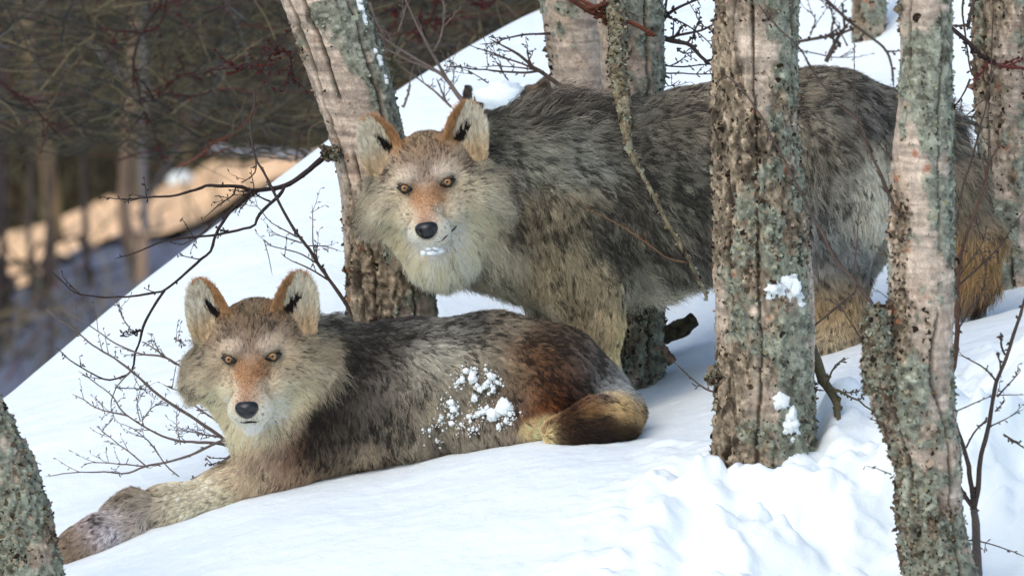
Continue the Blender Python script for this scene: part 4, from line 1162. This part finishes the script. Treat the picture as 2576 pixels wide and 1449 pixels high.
# fallen log behind the lying wolf, snow capped stump behind the standing wolf
def log(name, label, pts, Y, col, cat='log', seed=1):
    s = px_size(Y)
    pp = np.array([[*P(a, b, Y), r * s] for a, b, r in pts])
    n, seg = 70, 40
    cr = catmull(pp, n); c, r = cr[:, :3], cr[:, 3].copy()
    r[0] *= .05; r[1] *= .8; r[-1] *= .05; r[-2] *= .85
    t, u, w = frames(c)
    an = np.linspace(0, 2 * math.pi, seg, endpoint=False)
    nr = np.cos(an)[None, :, None] * u[:, None] + np.sin(an)[None, :, None] * w[:, None]
    pos = (c[:, None] + r[:, None, None] * nr).reshape(-1, 3); nr = nr.reshape(-1, 3)
    f = fbm(pos * 60, 4, seed, .65)
    pos = pos + nr * (.006 * f)[:, None]
    dk = sstep(.05, .3, fbm(pos * 45, 3, seed + 4))[:, None]
    cl = np.clip(col * (1 + .6 * f[:, None]) * (1 - .6 * dk), .01, 1)
    ii = np.arange(n * seg).reshape(n, seg)
    q = np.stack([ii[:-1], np.roll(ii[:-1], -1, 1), np.roll(ii[1:], -1, 1), ii[1:]], -1).reshape(-1, 4)
    o = link(name, mesh_np(name, pos, q, cl), M_BARK)
    return tag(o, label, cat)
log('fallen_log', 'dark mossy log lying behind the hind leg of the lying wolf', [(1560,875,26),(1640,850,25),(1700,832,24),(1752,800,18)], .72, lin(82, 76, 58), seed=2)
log('broken_stick', 'short pale brown broken stick poking from under the dark log', [(1660,868,13),(1675,892,13),(1692,914,12)], .62, lin(150, 125, 105), 'stick', 3)
log('tree_stump', 'low dark stump under a snow cap behind the mane', [(1190,262,24),(1260,258,26),(1340,240,26),(1390,200,18)], 2.1, lin(88, 76, 62), 'stump', 4)
o = snow_blob('snow_mound', P(1258, 238, 2.08), 58 * K * 1.1, 301, 'rounded snow cap lying on the dark stump', 'snow cap', None, (1, .8, .58))
log('tree_stump', 'tiny dark pointed stub just above the ear of the standing wolf', [(1172,290,14),(1174,250,13),(1176,214,8)], 2.0, lin(62, 55, 48), 'stump', 6)

# ------------------------------------------------------------------ out of focus wood across the valley
FRNG = np.random.default_rng(21)
def far_ground(x, y): return float(far_z(x, y))
def far_tree(label, pts, Y, col, crown=10, seed=0, name='far_birch'):
    s = px_size(Y)
    base = P(pts[-1][0], pts[-1][1], Y)
    root = empty(name, base, label, 'tree', 'blurred trees across the valley')
    T = Tubes()
    pp = np.array([[*P(a, b, Y), r * s] for a, b, r in pts])
    gz = far_ground(0, Y) - .4
    if pp[-1, 2] > gz: pp = np.vstack([pp, [pp[-1, 0] + .03, Y, gz, pp[-1, 3] * 1.1]])
    top = pp[0].copy(); top[2] += 2.6; top[0] += FRNG.uniform(-.3, .3); top[3] *= .35
    pp = np.vstack([top, pp])
    cr = catmull(pp, 40)
    w = fbm(cr[:, :3] * np.array([2, 2, 3.0]) + seed, 3, seed)
    T.tube(cr[:, :3], cr[:, 3], col * (1 + .6 * w[:, None]), 8)
    T.build('trunk', M_TWIG, root)
    C_ = Tubes()
    for k in range(crown):
        i = FRNG.integers(2, 28)
        d = FRNG.normal(0, 1, 3); d[2] = abs(d[2]) * .6; d /= np.linalg.norm(d)
        l = FRNG.uniform(.4, 1.3)
        e = cr[i, :3] + d * l * np.linspace(0, 1, 7)[:, None] + FRNG.normal(0, .03, (7, 3))
        C_.tube(e, np.linspace(.014, .004, 7), col * FRNG.uniform(.4, .9), 4)
    if crown: C_.build('crown', M_TWIG, root)
    return root
far_tree('pale leaning blurred birch nearest the left edge', [(50,-60,17),(72,60,19),(98,250,21),(128,480,22),(140,620,22),(152,760,24)], 27.5, lin(122, 108, 82), 8, 1)
far_tree('blurred tilted pale trunk entering from the top left of centre', [(290,-60,20),(325,20,21),(352,85,20),(360,180,12),(352,330,12),(345,480,13)], 29, lin(82, 76, 60), 6, 2)
far_tree('slim blurred stem hanging into view near the leaning birch', [(505,-60,8),(508,40,8),(506,130,9),(490,260,8),(470,420,8)], 30, lin(92, 86, 66), 6, 3)
far_tree('short thick blurred trunk below the sunlit bank', [(310,540,18),(325,620,22),(342,700,24),(352,800,24)], 23.5, lin(140, 118, 98), 4, 4)
far_tree('grey blue blurred stem crossing the sunlit bank', [(360,300,9),(368,560,13),(372,700,14),(378,800,14)], 25, lin(118, 118, 122), 6, 5)
NORD = ['first','second','third','fourth','fifth','sixth','seventh','eighth','ninth','tenth','eleventh','twelfth']
for k, x in enumerate(sorted(FRNG.uniform(-60, 1250, 12))):
    Y = FRNG.uniform(29, 37); r = FRNG.uniform(4, 10)
    c = lin(72, 67, 48) * FRNG.uniform(.3, .9)
    dx = FRNG.uniform(-60, 60)
    far_tree(NORD[k] + ' thin brown blurred tree from the left in the dark wood across the valley', [(x - dx, -80, r * .8), (x, 200, r), (x + dx * .6, 460, r)], Y, c, 10, 10 + k, 'far_tree')
for k, x in enumerate(sorted(FRNG.uniform(-40, 330, 9))):
    Y = FRNG.uniform(21, 24.5); r = FRNG.uniform(6, 14)
    far_tree(NORD[k] + ' dark blurred stem from the left in the blue grey thicket', [(x - 12, 600 + FRNG.uniform(0, 60), r * .8), (x, 760, r), (x + 5, 930, r)], Y, lin(80, 70, 66) * FRNG.uniform(.5, 1.3), 5, 40 + k, 'far_tree')

def far_strip(name, label, pts, Y0, Y1, col, matname, kind='structure'):
    """an uneven bank of ground: pts (px, py top, py bottom)"""
    V, n, m = [], 60, 10
    pa = catmull(np.array([[a, b, c] for a, b, c in pts], float), n)
    for i in range(n):
        for j in range(m):
            f = j / (m - 1)
            V.append(P(pa[i, 0], pa[i, 1] * (1 - f) + pa[i, 2] * f, Y0 + (Y1 - Y0) * f))
    V = np.array(V)
    nz = fbm(V * 2.5, 4, 31)
    V[:, 1] += .35 * nz; V[:, 2] += .08 * fbm(V * 3.5, 3, 37)
    ii = np.arange(n * m).reshape(n, m)
    q = np.stack([ii[:-1, :-1], ii[1:, :-1], ii[1:, 1:], ii[:-1, 1:]], -1).reshape(-1, 4)
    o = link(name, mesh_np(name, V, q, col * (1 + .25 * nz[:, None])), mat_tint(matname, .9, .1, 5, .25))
    return tag(o, label, None, None, kind)
far_strip('far_bank', 'pale bank across the valley with warm sunlight painted into its colour', [(-260,690,860),(0,590,735),(200,520,650),(420,470,580),(560,420,520),(700,395,450),(860,360,400)], 30.5, 24.6, lin(255, 212, 164) * .97, 'bank_painted_sun')  # peach colour stands in for warm sun falling on the bank
far_strip('valley_floor', 'snow in the valley bottom with blue grey shade painted into its colour', [(-300,850,1400),(0,725,1300),(200,640,1200),(420,575,1100),(600,515,1000),(900,400,900)], 25.0, 16.0, lin(108, 114, 128), 'snow_painted_shade')  # shaded snow: the blue grey shade is put into the colour

def curves_stuff(name, label, roots, dirs, lens, rads, cols, KP=5, bend=.35):
    N = len(roots)
    ts = np.linspace(0, 1, KP)
    b = FRNG.normal(0, bend, (N, 1, 3)) * (ts ** 2)[None, :, None]
    wob = FRNG.normal(0, .05, (N, KP, 3)) * ts[None, :, None]
    S = roots[:, None] + lens[:, None, None] * (dirs[:, None] * ts[None, :, None] + b + wob)
    cu = bpy.data.hair_curves.new(name); cu.add_curves([KP] * N)
    cu.attributes['position'].data.foreach_set('vector', S.astype(np.float32).ravel())
    ra = cu.attributes.get('radius') or cu.attributes.new('radius', 'FLOAT', 'POINT')
    ra.data.foreach_set('value', (rads[:, None] * (1 - .7 * ts)[None]).astype(np.float32).ravel())
    ca = cu.attributes.new('tint', 'FLOAT_COLOR', 'POINT')
    c4 = np.ones((N, KP, 4), np.float32); c4[..., :3] = cols[:, None]
    ca.data.foreach_set('color', c4.ravel())
    cu.materials.append(M_HAIR)
    o = bpy.data.objects.new(name, cu); COL.objects.link(o)
    return tag(o, label, None, None, 'stuff')
NT = 14000
rx = FRNG.uniform(-6, 3.5, NT); ry = FRNG.uniform(30.2, 38, NT)
rz = far_z(rx, ry) + FRNG.uniform(-.2, 1.6, NT)
dr = FRNG.normal(0, 1, (NT, 3)); dr[:, 2] = np.abs(dr[:, 2]) * .8; dr /= np.linalg.norm(dr, axis=1, keepdims=True)
pal = np.array([lin(100, 93, 66), lin(66, 62, 44), lin(38, 36, 27), lin(132, 118, 84), lin(92, 46, 38), lin(104, 102, 98)])
ci = FRNG.choice(6, NT, p=[.36, .24, .14, .12, .09, .05])
curves_stuff('undergrowth', 'dense tangle of brown twigs filling the wood across the valley', np.stack([rx, ry, rz], 1), dr, FRNG.uniform(.3, 1.1, NT), FRNG.uniform(.002, .008, NT), pal[ci] * FRNG.uniform(.4, 1.1, (NT, 1)), 5, .2)
NT = 2200
mY = FRNG.uniform(3.2, 9, NT)
mr = np.array([P(a, b, c) for a, b, c in zip(FRNG.uniform(-150, 1320, NT), FRNG.uniform(-80, 410, NT), mY)])
dr = FRNG.normal(0, 1, (NT, 3)); dr[:, 2] = np.abs(dr[:, 2]) * .5; dr /= np.linalg.norm(dr, axis=1, keepdims=True)
ci = FRNG.choice(6, NT, p=[.30, .22, .22, .12, .09, .05])
curves_stuff('twig_tangle', 'loose tangle of bare dark twigs behind the snow ridge', mr, dr, FRNG.uniform(.1, .45, NT), FRNG.uniform(.0009, .0026, NT), pal[ci] * FRNG.uniform(.25, .9, (NT, 1)), 7, .2)
NT = 2800
rx = FRNG.uniform(-5.5, 0, NT); ry = FRNG.uniform(20, 25, NT)
fpx = np.array([P(0, 950, y)[2] for y in ry])
rz = fpx + FRNG.uniform(-1.2, .25, NT)
dr = FRNG.normal(0, 1, (NT, 3)); dr[:, 2] = np.abs(dr[:, 2]) * 1.2; dr /= np.linalg.norm(dr, axis=1, keepdims=True)
ci = FRNG.choice(6, NT, p=[.3, .2, .15, .1, .05, .2])
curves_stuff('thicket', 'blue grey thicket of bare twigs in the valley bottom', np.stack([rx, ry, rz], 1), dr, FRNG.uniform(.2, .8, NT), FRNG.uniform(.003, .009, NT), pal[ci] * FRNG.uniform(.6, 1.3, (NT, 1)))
snow_blob('snow_clump', P(452, 448, 26), 26 * K * 2.3, 401, 'blurred blue white snow clump far across the valley', 'snow clump', None, (1.1, .8, .8))
log('snowy_log', 'blurred pale snow dusted log far across the valley', [(520,372,8),(640,383,9),(760,392,9),(860,400,8)], 24, lin(165, 165, 170), 'log', 8)
